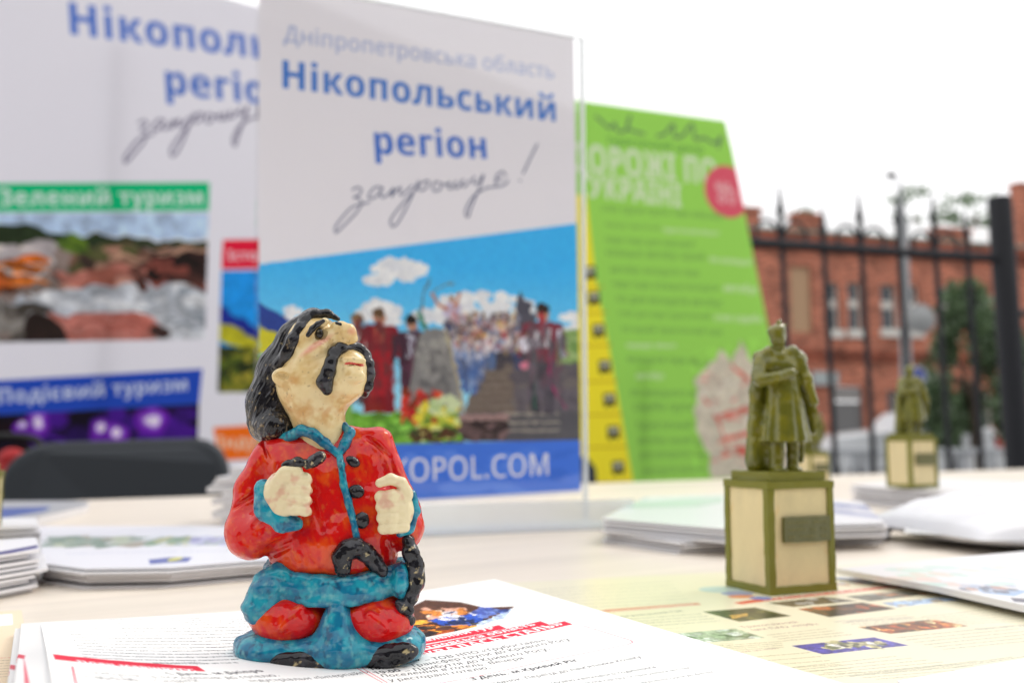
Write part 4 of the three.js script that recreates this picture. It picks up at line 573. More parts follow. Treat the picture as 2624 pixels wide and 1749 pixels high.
// pale yellow map sheet under the statuette
{
  const fr = tableFrame(1262, 1496, TOP, 18, 0.44, 0.34), p = new Pen(fr, 4.6, '#f0e9cb'), K = '#5d6058';
  const c = (x, y) => [x, y];
  for (let i = 0; i < 7; i++) p.text(words(64), [mix(1372, 1420, i / 6), mix(1513, 1562, i / 6)], [mix(1720, 1772, i / 6), mix(1492, 1545, i / 6)], '#83867a', '');
  p.text('П', [1338, 1516], [1362, 1512], '#e88a80'); p.poly([[1532, 1567], [1560, 1563], [1788, 1546], [1798, 1551], [1560, 1570]], '#e0907c'); p.text('Нікопольський південнотрубний', [1566, 1568], [1780, 1551], '#f8e6dc');
  p.text('Марганецький ГЗК', [1566, 1586], [1756, 1568], K, ''); for (let i = 0; i < 4; i++) p.text(words(38), [1556 + i * 24, 1593 + i * 5.5], [1800 + i * 16, 1575 + i * 6], '#6f7268', '');
  const pics = [], pic = (pts, base, cols, n, rx, ry) => pics.push(pts) && p.clip(pts, () => { p.poly(pts, base); const xs = pts.map((q) => q[0]), ys = pts.map((q) => q[1]); landscape(p, Math.min(...xs), Math.min(...ys), Math.max(...xs), Math.max(...ys), cols, n, rx, ry); });
  pic([[1802, 1569], [1935, 1558], [2028, 1580], [1895, 1595]], '#3a3f26', ['#4a5030', '#2c3020', '#6b6a3a', '#39432a'], 40, 16, 4); p.poly([[1860, 1578], [1912, 1573], [1922, 1580], [1872, 1586]], '#caa04a');
  pic([[1662, 1632], [1885, 1612], [1960, 1636], [1728, 1656]], '#a8b89c', ['#dfe8e0', '#8fa584', '#c8d4c8', '#6d8664'], 90, 14, 3);
  pic([[2570 - 601, 1547], [2110, 1531], [2198, 1541], [2034, 1557]], '#5b5340', ['#3c3a2a', '#7a6a48', '#a8a8a4', '#5c4a34'], 50, 14, 3);
  pic([[2044, 1562], [2210, 1545], [2296, 1561], [2126, 1583]], '#4a3b26', ['#352c1e', '#6a4a2a', '#b0582a', '#2c281c'], 40, 14, 4); p.blob(2105, 1560, 26, 4, '#b8683c');
  pic([[2168, 1530], [2305, 1516], [2385, 1523], [2230, 1542]], '#6b6a5c', ['#8a8a86', '#3f4038', '#d08a5c', '#9a968c'], 40, 12, 3);
  pic([[2260, 1546], [2420, 1532], [2462, 1538], [2300, 1558]], '#a8c4e8', ['#c4d8f0', '#98b8e0', '#b8a88c', '#8c7a5c'], 30, 16, 3);
  pic([[2198, 1609], [2392, 1589], [2482, 1606], [2282, 1626]], '#8a4a28', ['#e08a3c', '#f0b060', '#6a3a24', '#c05c28', '#f6d8a0', '#50402c'], 80, 12, 3);
  pic([[2028, 1657], [2240, 1635], [2330, 1656], [2110, 1679]], '#4a44a0', ['#4a44a0', '#5650b0'], 20, 20, 5); p.poly([[2100, 1660], [2190, 1645], [2290, 1650], [2180, 1662], [2130, 1668]], '#b0ac84'); landscape(p, 2110, 1645, 2270, 1664, ['#e8e4d8', '#7a8060', '#c8c090', '#585a48'], 40, 12, 2.5);
  p.poly([[1880, 1546], [1930, 1538], [2340, 1497], [2335, 1502], [1980, 1540], [1900, 1550]], '#e03a20'); p.text('ТУРИСТИЧНА КАРТА РЕГІОНУ', [1960, 1541], [2300, 1503], '#fbe4da');
  p.blob(1850, 1512, 60, 8, '#c8dcd8'); p.blob(1890, 1522, 44, 5, '#9aa6d0'); p.blob(1900, 1530, 36, 4, '#e88a5c'); p.blob(1950, 1534, 30, 4, '#7a8cd0'); landscape(p, 2150, 1480, 2320, 1500, ['#c8d4e8', '#d0a890', '#a8b8c8', '#6a7a8a'], 30, 14, 3);
  pics.forEach((q) => p.photo(q, 1.4, 5, 0.3));
  p.text('Трикотажний', [1905, 1611], [2050, 1597], '#8a5c62', ''); p.text('цех ПАО «НЗФ»', [1930, 1618], [2104, 1602], '#8a5c62', ''); for (let i = 0; i < 4; i++) p.text(words(34), [1968 + i * 14, 1630 + i * 5], [2120 + i * 22, 1613 + i * 5], '#7a7058', '');
  p.text('Мартенівський цех «НЗФ»', [1826, 1682], [2000, 1664], '#8a5c62', ''); for (let i = 0; i < 6; i++) p.text(words(44), [1868 + i * 20, 1692 + i * 10], [2080 + i * 26, 1675 + i * 10], '#938a60', '');
  for (let i = 0; i < 4; i++) p.text(words(40), [1760 + i * 6, 1664 + i * 4], [2010, 1646 + i * 5], '#8c886c', '');
  for (let i = 0; i < 6; i++) p.text(words(44), [2365 + i * 12, 1583 + i * 4], [2560 + i * 20, 1562 + i * 6], '#84867a', ''); for (let i = 0; i < 6; i++) p.text(words(52), [2300 + i * 24, 1637 + i * 6], [2600 + i * 16, 1606 + i * 7], '#7c7e72', '');
  p.text('дерев\'яна церква', [2172, 1596], [2340, 1586], '#a79a92', ''); p.text('Палац культури', [2510, 1616], [2640, 1604], '#8e8a86', ''); for (let i = 0; i < 5; i++) p.text(words(50), [2090 + i * 90, 1745 - i * 8], [2330 + i * 90, 1716 - i * 10], '#8e907e', '');
  for (let i = 0; i < 9; i++) p.text(words(40), [1600 + i * 26, 1602 + i * 8], [1700 + i * 26, 1594 + i * 8], '#8c8870', '');
  for (let i = 0; i < 5; i++) p.text(words(36), [2140 + i * 22, 1596 + i * 3], [2330 + i * 20, 1578 + i * 4], '#8a857a', '');
  for (let i = 0; i < 8; i++) p.text(words(60), [2010 + i * 34, 1716 + i * 4], [2300 + i * 40, 1684 + i * 5], '#8f8b74', '');
  solo('map_sheet', sheetGeo(fr, [[0, 0], [440, 0], [440, 340], [0, 340]], 0.0004), [printed(p, 0.32, 0.35), paperEdge], 'pale yellow glossy map sheet with small photographs under the statuette', 'leaflet');
}
// generic stacks: corner points as seen on top of the stack, height, layers
function stack(name, label, label2, group, pts, y0, y1, n, topMat, frame, jitter = 3, edges = [paperEdge, paperEdge2]) {
  const dy = (y1 - y0) / n, fr0 = frame ?? tableFrame(...pts[0], y1, 0, 1, 1), base = pts.map((q) => { const P = Py(...q, y1).sub(fr0.o); return [P.dot(fr0.U) * 1000, P.dot(fr0.W) * 1000]; });
  for (let i = 0; i < n; i++) {
    const top = i === n - 1, f = new Frame(fr0.o.clone().setY(TOP + (y0 - TOP) + i * dy + 0.0001), fr0.U, fr0.W, fr0.w, fr0.h), jx = top ? 0 : rr(-jitter, jitter), jy = top ? 0 : rr(-jitter, jitter), tw = top ? 0 : rr(-0.012, 0.012);
    solo(name, sheetGeo(f, base.map(([a, b]) => [a + jx + tw * b, b + jy - tw * a]), n > 1 ? dy * 0.6 : dy - 0.0002), [top ? topMat : paperWhite, edges[i % edges.length]], top ? label : label2, 'booklet', group);
  }
}
// booklets on the left
{
  const pts = [[100, 1345], [640, 1345], [760, 1426], [620, 1434], [434, 1449], [217, 1452], [107, 1438]];
  const fr = tableFrame(60, 1335, TOP + 0.0105, 5, 0.42, 0.26), p = new Pen(fr, 3, '#f0f1f8');
  p.poly([[120, 1372], [640, 1372], [660, 1392], [130, 1398]], '#9fb2a6'); landscape(p, 130, 1374, 360, 1396, ['#8fa596', '#b8c4a8', '#7a9480', '#a8a08c', '#c8ccc8'], 50, 24, 5); landscape(p, 380, 1374, 520, 1392, ['#6f9070', '#88a884', '#c8c48a', '#dfe4e8'], 30, 16, 5); landscape(p, 470, 1374, 640, 1392, ['#b8b8dc', '#c8cce8', '#9a9ac8'], 20, 16, 5);
  p.text('національний туризм', [165, 1416], [600, 1408], '#c4c8e2', ''); p.poly([[380, 1430], [436, 1424], [492, 1424], [480, 1436], [436, 1438], [384, 1442]], '#5a68b0'); p.blob(448, 1429, 16, 5, '#d8d456');
  stack('booklet', 'glossy white booklet with a photo strip, topmost of the pile behind the figurine', 'white booklet lower in the pile behind the figurine', 'booklets piled behind the figurine', pts, TOP, TOP + 0.0105, 6, printed(p, 0.35, 0.5), fr, 4, [paperEdge2, paperEdge]);
  const fl = tableFrame(-140, 1380, TOP + 0.0205, 12, 0.3, 0.2), pl = new Pen(fl, 2, '#f4f4f8'); pl.poly([[-140, 1430], [0, 1408], [95, 1391], [95, 1399], [0, 1418], [-140, 1444]], '#27267c');
  stack('booklet', 'white booklet with a dark blue stripe on top of its pile', 'white booklet in the pile topped by the blue striped one', 'booklets with a blue stripe', [[-140, 1388], [92, 1372], [100, 1402], [-140, 1436]], TOP, TOP + 0.0205, 9, printed(pl, 0.35, 0.5), fl, 5);
  stack('booklet', 'plain white booklet, topmost of a loose pile at the left statuette', 'plain white booklet in the loose pile at the left statuette', 'plain booklets by the far left statuette', [[-60, 1322], [92, 1322], [97, 1342], [-60, 1350]], TOP, TOP + 0.0165, 5, paperWhite, undefined, 4);
  const fg = tableFrame(-80, 1276, TOP + 0.007, 4, 0.4, 0.2), pg = new Pen(fg, 2, '#a9abae'); pg.poly([[-80, 1303], [130, 1297], [110, 1312], [-80, 1318]], '#2b4f9c');
  stack('magazine', 'grey magazine with a blue band lying behind the white booklets', 'grey magazine', undefined, [[-80, 1283], [180, 1282], [222, 1284], [228, 1290], [215, 1297], [97, 1325], [-80, 1332]], TOP, TOP + 0.007, 1, printed(pg, 0.4, 0.4), fg, 0, [paperEdge2]);
  // loose pile
  let y = TOP;
  const P = [[505, 1316, 0.028], [512, 1300, 0], [520, 1290, 0]], lay = [[530, 1330, 660, 0.006], [528, 1318, 665, 0.006], [532, 1304, 660, 0.005], [526, 1291, 655, 0.005], [530, 1279, 660, 0.005], [512, 1262, 650, 0.005], [505, 1250, 660, 0.004], [535, 1237, 665, 0.004], [548, 1206, 668, 0.008]];
  lay.forEach(([x0, , x1, t], i) => {
    const a = Pz(x0, 1300, 0.8), b = Pz(x1, 1300, 0.82), w = (b.x - a.x) * 1000, fr = new Frame(V3(a.x, y + 0.0001, -0.86), dirOf(i % 2 ? 6 : 12), V3(0, 0, 1), 1, 1); fr.W = V3(-fr.U.z, 0, fr.U.x); fr.N = V3(0, 1, 0);
    solo('booklet', sheetGeo(fr, [[0, 0], [w, 0], [w, 66], [0, 66]], t - 0.0002), [paperWhite, i % 3 === 1 ? paperEdge : paperEdge2], i === 8 ? 'white folded booklet on top of the tall pile beside the acrylic stand' : 'white booklet in the tall pile beside the acrylic stand', 'booklet', 'booklets in the tall pile');
    y += t;
  });
  const fs = tableFrame(-120, 1572, TOP, 14, 0.12, 0.2), ps = new Pen(fs, 5, '#efd9b8'); ps.poly([[-60, 1582], [30, 1576], [32, 1604], [-60, 1612]], '#f4f6fa'); for (let i = 0; i < 8; i++) ps.text(words(14), [-60, 1694 + i * 7], [27, 1689 + i * 7], i ? '#7d6a52' : '#e0604a', '');
  const sp = [[-200, 1584], [54, 1566], [92, 1800], [-200, 1800]].map((q) => fs.mm(...q));
  solo('sand_leaflet', sheetGeo(fs, sp, 0.0006), [printed(ps, 0.4, 0.3), paperEdge], 'sand coloured leaflet with a white box beside the route leaflets', 'leaflet');
}
// booklets on the right
{
  const y2 = TOP + 0.0085, y1 = TOP + 0.018;
  stack('brochure', 'white brochure jutting out at the bottom of the pile behind the statuette', 'white brochure in the bottom half of the pile behind the statuette', 'brochures in the lower half of the pile behind the statuette', [[1560, 1352], [1900, 1310], [2285, 1345], [2262, 1362], [1742, 1386], [1545, 1358]], TOP, y2, 4, paperWhite, undefined, 3);
  const fr = tableFrame(1520, 1262, y1, 20, 0.36, 0.3), p = new Pen(fr, 2.2, '#eef1f6'); p.poly([[1600, 1310], [1680, 1280], [1850, 1268], [1850, 1285], [1740, 1300], [1660, 1325]], '#cfe3dc'); p.poly([[1640, 1312], [1720, 1296], [1700, 1318], [1650, 1320]], '#7fb87a'); p.line([[1560, 1310], [1660, 1272]], 8, '#a8c8d8'); p.line([[1700, 1312], [1860, 1278]], 6, '#8fb0a0'); landscape(p, 2140, 1290, 2260, 1330, ['#b8c0dc', '#8c98c0', '#dfe2ec', '#5a74b4'], 24, 26, 5);
  stack('brochure', 'white brochure with green print, topmost of the pile behind the statuette', 'white brochure in the upper half of the pile behind the statuette', 'brochures in the upper half of the pile behind the statuette', [[1655, 1270], [1900, 1262], [2210, 1282], [2268, 1335], [2150, 1338], [1860, 1350], [1542, 1324]], y2, y1, 4, printed(p, 0.35, 0.5), fr, 3);
  // stack that carries the far statuette
  stack('brochure', 'white brochure, topmost of the pile carrying the far statuette', 'white brochure in the pile carrying the far statuette', 'brochures under the far statuette', [[2180, 1237], [2400, 1222], [2760, 1236], [2720, 1246], [2560, 1252], [2440, 1257], [2300, 1248]], TOP, TOP + 0.0225, 6, paperWhite, undefined, 3, [paperEdge, paperEdge2]);
  const fb = tableFrame(2180, 1262, TOP, 10, 0.5, 0.2), pb = new Pen(fb, 2, '#e8eaf4'); pb.poly([[2300, 1300], [2420, 1306], [2400, 1316], [2290, 1310]], '#5a78b8'); landscape(pb, 2200, 1270, 2420, 1310, ['#c4c8dc', '#a8b0d0', '#dfe2ee'], 30, 30, 4);
  // curled folder sheet
  const fc = tableFrame(2140, 1440, TOP + 0.006, 6, 0.34, 0.24), pc = new Pen(fc, 3, '#f2f2f4'); landscape(pc, 2300, 1450, 2620, 1500, ['#e8dccf', '#f0d8d0', '#d4ece2', '#e8ecf4', '#cfe6e0'], 40, 40, 4); pc.poly([[2500, 1506], [2640, 1512], [2600, 1526], [2520, 1518]], '#9cc0e8'); landscape(pc, 2460, 1500, 2600, 1516, ['#c89078', '#6a6a7c', '#b8c4dc', '#e8e0dc'], 30, 14, 3); pc.poly([[2590, 1530], [2680, 1536], [2680, 1548], [2600, 1540]], '#5c5c70');
  stack('folder', 'white glossy folder with faint coloured print beside the statuette', 'white glossy folder', 'folders beside the statuette', [[2144, 1455], [2300, 1440], [2640, 1410], [2760, 1420], [2780, 1590], [2624, 1549], [2400, 1500]], TOP + 0.003, TOP + 0.006, 1, printed(pc, 0.3, 0.6), fc, 0, [paperEdge2]);
  stack('folder', 'plain white folder lying under the printed glossy folder', 'white folder', 'folders beside the statuette', [[2310, 1452], [2640, 1412], [2760, 1420], [2790, 1580], [2500, 1512]], TOP + 0.0006, TOP + 0.003, 1, paperWhite, undefined, 0, [paperEdge]);
}
{
  const ft = tableFrame(2280, 1756, TOP + 0.001, 14, 0.2, 0.15), pt = new Pen(ft, 4, '#f0f2fa'); pt.text('програма', [2330, 1748], [2500, 1736], '#8aa4d8', '');
  const q = [[2300, 1748], [2660, 1684], [2760, 1740], [2500, 1860]].map((v) => ft.mm(...v));
  solo('white_leaflet', sheetGeo(ft, q, 0.0005), [printed(pt, 0.35, 0.5), paperEdge], 'white leaflet overlapping the near corner of the map sheet', 'leaflet');
  // soft packet of folded white cloth in film
  const c = Py(2560, 1405, TOP), K = thing('cloth_packet', 'puffy white folded cloth packed in clear film', 'packet', V3(c.x, TOP, c.z));
  const tip = Py(2250, 1352, TOP + 0.012).sub(K.position), S = 1;
  const seg = 90, rows = 60, pos = [], idx = [];
  const L = 0.14, Wd = 0.075;
  for (let s = 0; s < 2; s++) for (let j = 0; j <= rows; j++) for (let i = 0; i <= seg; i++) {
    const a = i / seg * 2 - 1, b = j / rows * 2 - 1, e = Math.max(0, 1 - Math.abs(a) ** 2.3) ** 0.5 * Math.max(0, 1 - Math.abs(b) ** 2.3) ** 0.5;
    const wr = 0.006 * (fbm(a * 4 + 3 + b, b * 5 - a * 2, 2, 4) - 0.5) * 2 * Math.min(1, e * 2);
    const mid = 0.01, y = s ? Math.max(0.0004, mid - 0.0098 * Math.min(1, e * 1.2)) : mid + 0.03 * e + wr * e;
    pos.push(a * L, y, b * Wd * (1 - 0.12 * a * a));
  }
  const n = (seg + 1) * (rows + 1); for (let s = 0; s < 2; s++) for (let j = 0; j < rows; j++) for (let i = 0; i < seg; i++) { const p = s * n + j * (seg + 1) + i, q = p + 1, r = p + seg + 1, t = r + 1; s ? idx.push(p, q, t, p, t, r) : idx.push(p, t, q, p, r, t); }
  const g = new THREE.BufferGeometry(); g.setAttribute('position', new THREE.Float32BufferAttribute(pos, 3)); g.setIndex(idx); g.computeVertexNormals();
  const m = part('cloth', g, phys([0.7, 0.7, 0.73], 0.6, { clearcoat: 0.4, clearcoatRoughness: 0.25 }), K); K.rotation.y = 0.2;
  K.position.set(0.41, TOP, -0.672);
  // film seam flap at the pointed end
  const fg = new THREE.BufferGeometry(); fg.setAttribute('position', new THREE.Float32BufferAttribute([-L + 0.012, 0.0108, -0.03, -L - 0.016, 0.0102, 0.012, -L + 0.014, 0.0104, 0.045, -L + 0.012, 0.0102, -0.03, -L + 0.014, 0.0098, 0.045, -L - 0.016, 0.0098, 0.012], 3)); fg.computeVertexNormals();
  part('film_flap', fg, phys([0.85, 0.86, 0.84], 0.25, { transmission: 0.4, thickness: 0 }), K);
}
// ---------- painted figurine ----------
{
  const z0 = (LEAFTOP_Z => LEAFTOP_Z)(-Py(750, 1716, LEAFTOP).z) / (1 - 120 / F), s = z0 / F, bx = Pz(843, 1690, z0).x;
  const G = thing('figurine', 'glossy painted figurine in red shirt and teal sash looking up with long moustache', 'figurine', V3(bx, LEAFTOP, -z0));
  const Q = (px, py, zo = 0) => { const p = Pz(px, py, z0 - zo * s); return [(p.x - bx) / s, (p.y - LEAFTOP) / s, (p.z + z0) / s]; };   // modelling units: about one photo pixel
  const E = Q(843, 1690, z0 / s * 0.9999), eyeQ = [(0 - bx) / s, (EYE - LEAFTOP) / s, z0 / s];
  const surf = (f, px, py, lift = 0) => {            // where the line of sight first meets a field, or passes nearest to it
    const a = Q(px, py, 240), d = Q(px, py, -240).map((v, i) => v - a[i]), L = Math.hypot(...d); let t = 0, best = 1e9, bt = 0;
    for (let i = 0; i < 300 && t < L; i++) { const v = f(...a.map((q, k) => q + d[k] / L * t)); if (v < best) { best = v; bt = t; } if (v < 0.3) break; t += Math.max(0.6, v * 0.6); }
    return a.map((v, k) => v + d[k] / L * (bt - (best < 1 ? lift : 0)));
  };
  const lacquer = { clearcoat: 0.85, clearcoatRoughness: 0.03 }, glaze = () => phys(0xffffff, 0.55, { vertexColors: true, specularIntensity: 0.08, ...lacquer });
  const M = glaze();
  const mixC = (a, b, t) => [mix(a[0], b[0], t), mix(a[1], b[1], t), mix(a[2], b[2], t)];
  const n3 = (x, y, z, k, o = 0, n = 3) => fbm(x / k + o + 40, y / k + 30, z / k + 20, n);
  const brush = (x, y, z, k, o) => fbm((x * 0.9 + y * 0.3) / k + o, (y - x * 0.25) / (k * 2.6) + o, z / k, 3);
  const redP = (x, y, z) => { let c = mixC([0.6, 0.004, 0.004], [0.68, 0.06, 0.004], sstep(0.46, 0.66, n3(x, y, z, 50) * 0.6 + brush(x, y, z, 12, 3) * 0.4)); c = mixC(c, [0.4, 0.004, 0.016], sstep(0.52, 0.7, n3(x, y, z, 34, 9) * 0.6 + brush(x, y, z, 9, 7) * 0.4) * 0.55); return mixC(c, [0.7, 0.22, 0.03], sstep(0.58, 0.74, n3(x, y, z, 18, 5) * 0.5 + brush(x, y, z, 6, 11) * 0.5) * 0.3); };
  const tealP = (x, y, z) => { let c = mixC([0.004, 0.15, 0.27], [0.012, 0.29, 0.38], sstep(0.35, 0.65, n3(x, y, z, 24))); c = mixC(c, [0.006, 0.05, 0.12], sstep(0.52, 0.68, n3(x, y, z, 20, 7) * 0.6 + brush(x, y, z, 7, 2) * 0.4) * 0.8); return mixC(c, [0.22, 0.48, 0.46], sstep(0.52, 0.8, n3(x, y, z, 13, 3)) * 0.45); };
  const stains = [[886, 1036, 26], [800, 1062, 34], [842, 1066, 30], [764, 1040, 26], [772, 980, 16], [724, 1100, 24]].map(([x, y, r]) => [...Q(x, y), r]);     // brown and orange paint smudges on the throat
  const skinP = (x, y, z) => { let c = mixC([0.78, 0.63, 0.34], [0.7, 0.51, 0.23], sstep(0.4, 0.7, n3(x, y, z, 40))); c = mixC(c, [0.56, 0.34, 0.1], sstep(0.58, 0.74, n3(x, y, z, 26, 4)) * 0.5); let k = 0; for (const t of stains) k = Math.max(k, sstep(1.5, 0.3, Math.hypot(x - t[0], y - t[1]) / t[3])); c = mixC(c, [0.55, 0.24, 0.05], sstep(0.4, 0.66, n3(x, y, z, 24, 12)) * k * 0.6); return mixC(c, [0.3, 0.2, 0.1], sstep(0.74, 0.82, n3(x, y, z, 7, 2, 2)) * 0.5); };
  const blackP = (chip, big) => (x, y, z) => { const c = mixC([0.006, 0.006, 0.009], [0.03, 0.03, 0.038], sstep(0.45, 0.7, n3(x, y, z, 18, 6))); return mixC(c, [0.42, 0.34, 0.18], sstep(chip, chip + 0.06, n3(x, y, z, big, 8) * 0.7 + n3(x, y, z, 5, 1) * 0.3)); };
  const handP = (x, y, z) => mixC([0.74, 0.64, 0.4], [0.6, 0.26, 0.2], sstep(0.55, 0.75, n3(x, y, z, 30, 15)) * 0.6);
  const add = (name, f, pts, pad, cell, paint, parent = G, mat = M) => { const [lo, hi] = boundsOf(pts, pad); return solid(name, f, lo, hi, cell, s, mat, parent, paint); };

  // base with boots
  const bc = Q(845, 1690, 0);
  const slab = (x, y, z) => { const dx = (x - bc[0]) / 232, dz = (z - bc[2]) / 138, q = (Math.hypot(dx, dz) - 1) * 138 * 0.8, dy = Math.abs(y - 34) - 34 + 30; const a = q + 30, b = dy; return Math.min(Math.max(a, b), 0) + Math.hypot(Math.max(a, 0), Math.max(b, 0)) - 30; };
  const cone = cap(Q(864, 1545, 96), Q(866, 1650, 92), 24, 64);
  const hump = join(30, ell(Q(690, 1655, 40), [80, 40, 90]), ell(Q(1030, 1650, 20), [52, 40, 90]));
  const baseF = cutBelow(lumpy(join(26, slab, cone, hump), 4, 34), 0.5);
  add('base', baseF, [Q(600, 1500, 0), Q(1095, 1716, 140), Q(845, 1650, -150)], 20, 3.2, tealP);
  const boot = (c, r, rot) => cutBelow(lumpy(ell(c, r, rot), 2.5, 20, 3), 0.5);
  for (const [x, y, rx, ry, rot] of [[778, 1694, 82, 27, 0], [996, 1678, 72, 29, 0.16]]) { const c = surf(baseF, x, y, -12); add('boot', boot(c, [rx, ry, 24], rot), [[c[0] - rx, c[1] - 40, c[2] - 26], [c[0] + rx, c[1] + 40, c[2] + 26]], 8, 3, blackP(0.66, 20)); }
  // trousers
  const legs = [join(20, ell(Q(744, 1578, 34), [100, 66, 96], 0.05), ell(Q(790, 1540, -10), [110, 60, 80])), join(20, ell(Q(966, 1584, 28), [94, 64, 94], -0.1), ell(Q(940, 1540, -10), [95, 60, 80]))].map((f, i) => lumpy(f, 5, 40, i * 9));
  const fold = (f, a, b) => { const c = cap(a, b, 9, 5); return (x, y, z) => smin(f(x, y, z), c(x, y, z), 14); };
  const tl = fold(legs[0], surf(legs[0], 770, 1560, 2), surf(legs[0], 722, 1608, 1)), tr = fold(legs[1], surf(legs[1], 948, 1575, 1), surf(legs[1], 985, 1608, 1));
  add('trouser_leg', tl, [Q(640, 1470, -100), Q(905, 1648, 135)], 16, 3.2, redP); add('trouser_leg', tr, [Q(840, 1470, -100), Q(1068, 1652, 130)], 16, 3.2, redP);
  // shirt: torso, sleeves
  const torso = join(46, ell(Q(822, 1290, -8), [150, 168, 100]), ell(Q(835, 1384, 10), [138, 78, 104]), ell(Q(760, 1200, 0), [95, 70, 78], -0.35), ell(Q(925, 1190, -12), [82, 74, 70], 0.3), ell(Q(948, 1335, -6), [78, 118, 84]), chain([Q(722, 1150, -8), Q(820, 1132, -14), Q(936, 1138, -18)], [40, 50, 38], 20), ell(Q(856, 1436, -2), [150, 44, 96]));
  const armL = join(24, chain([Q(688, 1172, 8), Q(645, 1250, 20), Q(634, 1345, 40)], [44, 40, 52], 20), ell(Q(640, 1372, 44), [56, 54, 56]), cap(Q(645, 1375, 62), Q(720, 1318, 104), 50, 44));
  const armR = join(20, chain([Q(966, 1138, -12), Q(996, 1196, -8), Q(1038, 1300, -6)], [44, 32, 38], 14), ell(Q(1036, 1344, 4), [48, 64, 50]), cap(Q(1040, 1350, 20), Q(1015, 1330, 62), 40, 34));
  const creases = (f, list) => { const cs = list.map(([a, b, r, k]) => cap(surf(f, ...a, 2.2), surf(f, ...b, 2.2), r, r * 0.7)); return (x, y, z) => { let d = f(x, y, z); for (const c of cs) { const e = c(x, y, z), h = Math.max(10 - Math.abs(d + e), 0) / 10; d = Math.max(d, -e) + h * h * 2.5; } return d; }; };
  let shirtF = lumpy(join(16, torso, armL, armR), 4, 42, 2);
  shirtF = creases(shirtF, [[[598, 1300], [664, 1258], 5], [[664, 1258], [700, 1240], 4], [[648, 1345], [676, 1318], 3.5], [[672, 1128], [690, 1180], 5], [[690, 1400], [740, 1382], 4], [[940, 1120], [1000, 1170], 5], [[1000, 1170], [1014, 1230], 4], [[800, 1290], [822, 1360], 4], [[690, 1425], [742, 1402], 5], [[985, 1240], [1018, 1220], 4]]);
  add('shirt', shirtF, [Q(575, 1085, -110), Q(1095, 1525, 160)], 12, 3, redP);
  // sash round the belly with hanging end
  const rc = Q(864, 1488, -4);
  const ring = (x, y, z) => { const yy = y - rc[1] - 16 * ((x - rc[0]) / 170) ** 2 + 9 * (z - rc[2]) / 100, a = (x - rc[0]) / 150, b = (z - rc[2]) / 100, q = (Math.hypot(a, b) - 1) * 125; return Math.hypot(Math.max(q - 12, 0), Math.max(Math.abs(yy) - 21, 0)) - 16; };
  const sashEnd = chain([Q(716, 1472, 66), Q(688, 1504, 78), Q(668, 1552, 76)], [32, 40, 46], 16);
  const furrow = (f) => (x, y, z) => { const d = f(x, y, z); return d > 12 ? d : d + 3.4 * Math.sin(y / 7 + 2 * fbm(x / 60, y / 60, z / 60, 2) * 4) * 0.5; };
  add('sash', lumpy(furrow(join(18, ring, sashEnd, ell(Q(1028, 1488, 60), [22, 44, 40]))), 3, 26, 5), [Q(605, 1420, -130), Q(1060, 1610, 130)], 14, 3, tealP);
  const bellyF = join(10, shirtF, ring);
  // collar and front band
  const onShirt = (pts, lift) => pts.map(([x, y]) => surf(shirtF, x, y, lift));
  // head: skin
  const neck = chain([Q(812, 980, 6), Q(815, 1060, 4), Q(830, 1170, 0)], [72, 64, 60], 20);
  const jaw = ell(Q(868, 962, 26), [82, 76, 74], 0.25), skull = ell(Q(806, 886, 0), [74, 78, 80]), back = ell(Q(782, 980, 12), [74, 86, 72]);
  let skinF = join(34, skull, jaw, back, neck);
  const noseF = join(12, chain([Q(858, 832, 52), Q(874, 840, 64), Q(890, 850, 68)], [9, 15, 23], 10), ell(Q(856, 866, 56), [34, 30, 24]), ell(Q(882, 874, 68), [17, 12, 15]), ell(Q(905, 868, 58), [12, 12, 14]));
  const cheek = cap(Q(774, 918, 68), Q(824, 890, 74), 17, 19), chin = ell(Q(906, 962, 84), [30, 18, 18], -0.1), lipL = cap(Q(888, 944, 94), Q(924, 946, 80), 8, 7), lipU = cap(Q(882, 922, 92), Q(930, 924, 76), 9, 8);
  const brow = cap(Q(792, 852, 72), Q(832, 824, 70), 12, 10);
  skinF = join(8, join(10, skinF, cheek, chin, brow), noseF, lipL, lipU);
  const earC = surf(skinF, 728, 966, -4), earO = ell(earC, [30, 24, 17], -0.1), earI = ell([earC[0] - 2, earC[1] + 3, earC[2] + 14], [17, 10, 9], -0.2);
  const withEar = (x, y, z) => { let d = smin(skinF(x, y, z), earO(x, y, z), 10); return Math.max(d, -earI(x, y, z)); };
  const eyeDent = (() => { const c = ell(surf(skinF, 821, 855, 3), [16, 19, 8], -0.3), m = cap(surf(skinF, 886, 936, 1), surf(skinF, 926, 936, 1), 3.4, 2.6), nst = ell(surf(skinF, 892, 882, 2), [6, 4, 6]); return (x, y, z) => Math.max(withEar(x, y, z), -c(x, y, z), -m(x, y, z), -nst(x, y, z)); })();
  const headF = lumpy(eyeDent, 2.2, 26, 4);
  const ck = surf(skinF, 808, 884), lp = surf(skinF, 906, 932), ns = surf(skinF, 900, 848);
  const faceP = (x, y, z) => { let c = skinP(x, y, z); const d = Math.hypot((x - ck[0]) * 0.75 + (y - ck[1]) * -0.5, ((y - ck[1]) + (x - ck[0]) * -0.55) * 1.4); c = mixC(c, [0.72, 0.2, 0.2], sstep(24, 6, d) * (0.35 + 0.5 * n3(x, y, z, 9, 2))); c = mixC(c, [0.7, 0.25, 0.2], sstep(14, 3, Math.hypot(x - ns[0], y - ns[1])) * 0.5); const m = Math.abs(y - lp[1] - 1.5 * Math.sin(x / 7)), mx = Math.abs(x - lp[0]); return mixC(c, [0.6, 0.03, 0.03], sstep(3.6, 1.6, m) * sstep(24, 18, mx)); };
  const head = add('head', headF, [Q(690, 795, -110), Q(965, 1190, 120)], 10, 2.4, faceP);
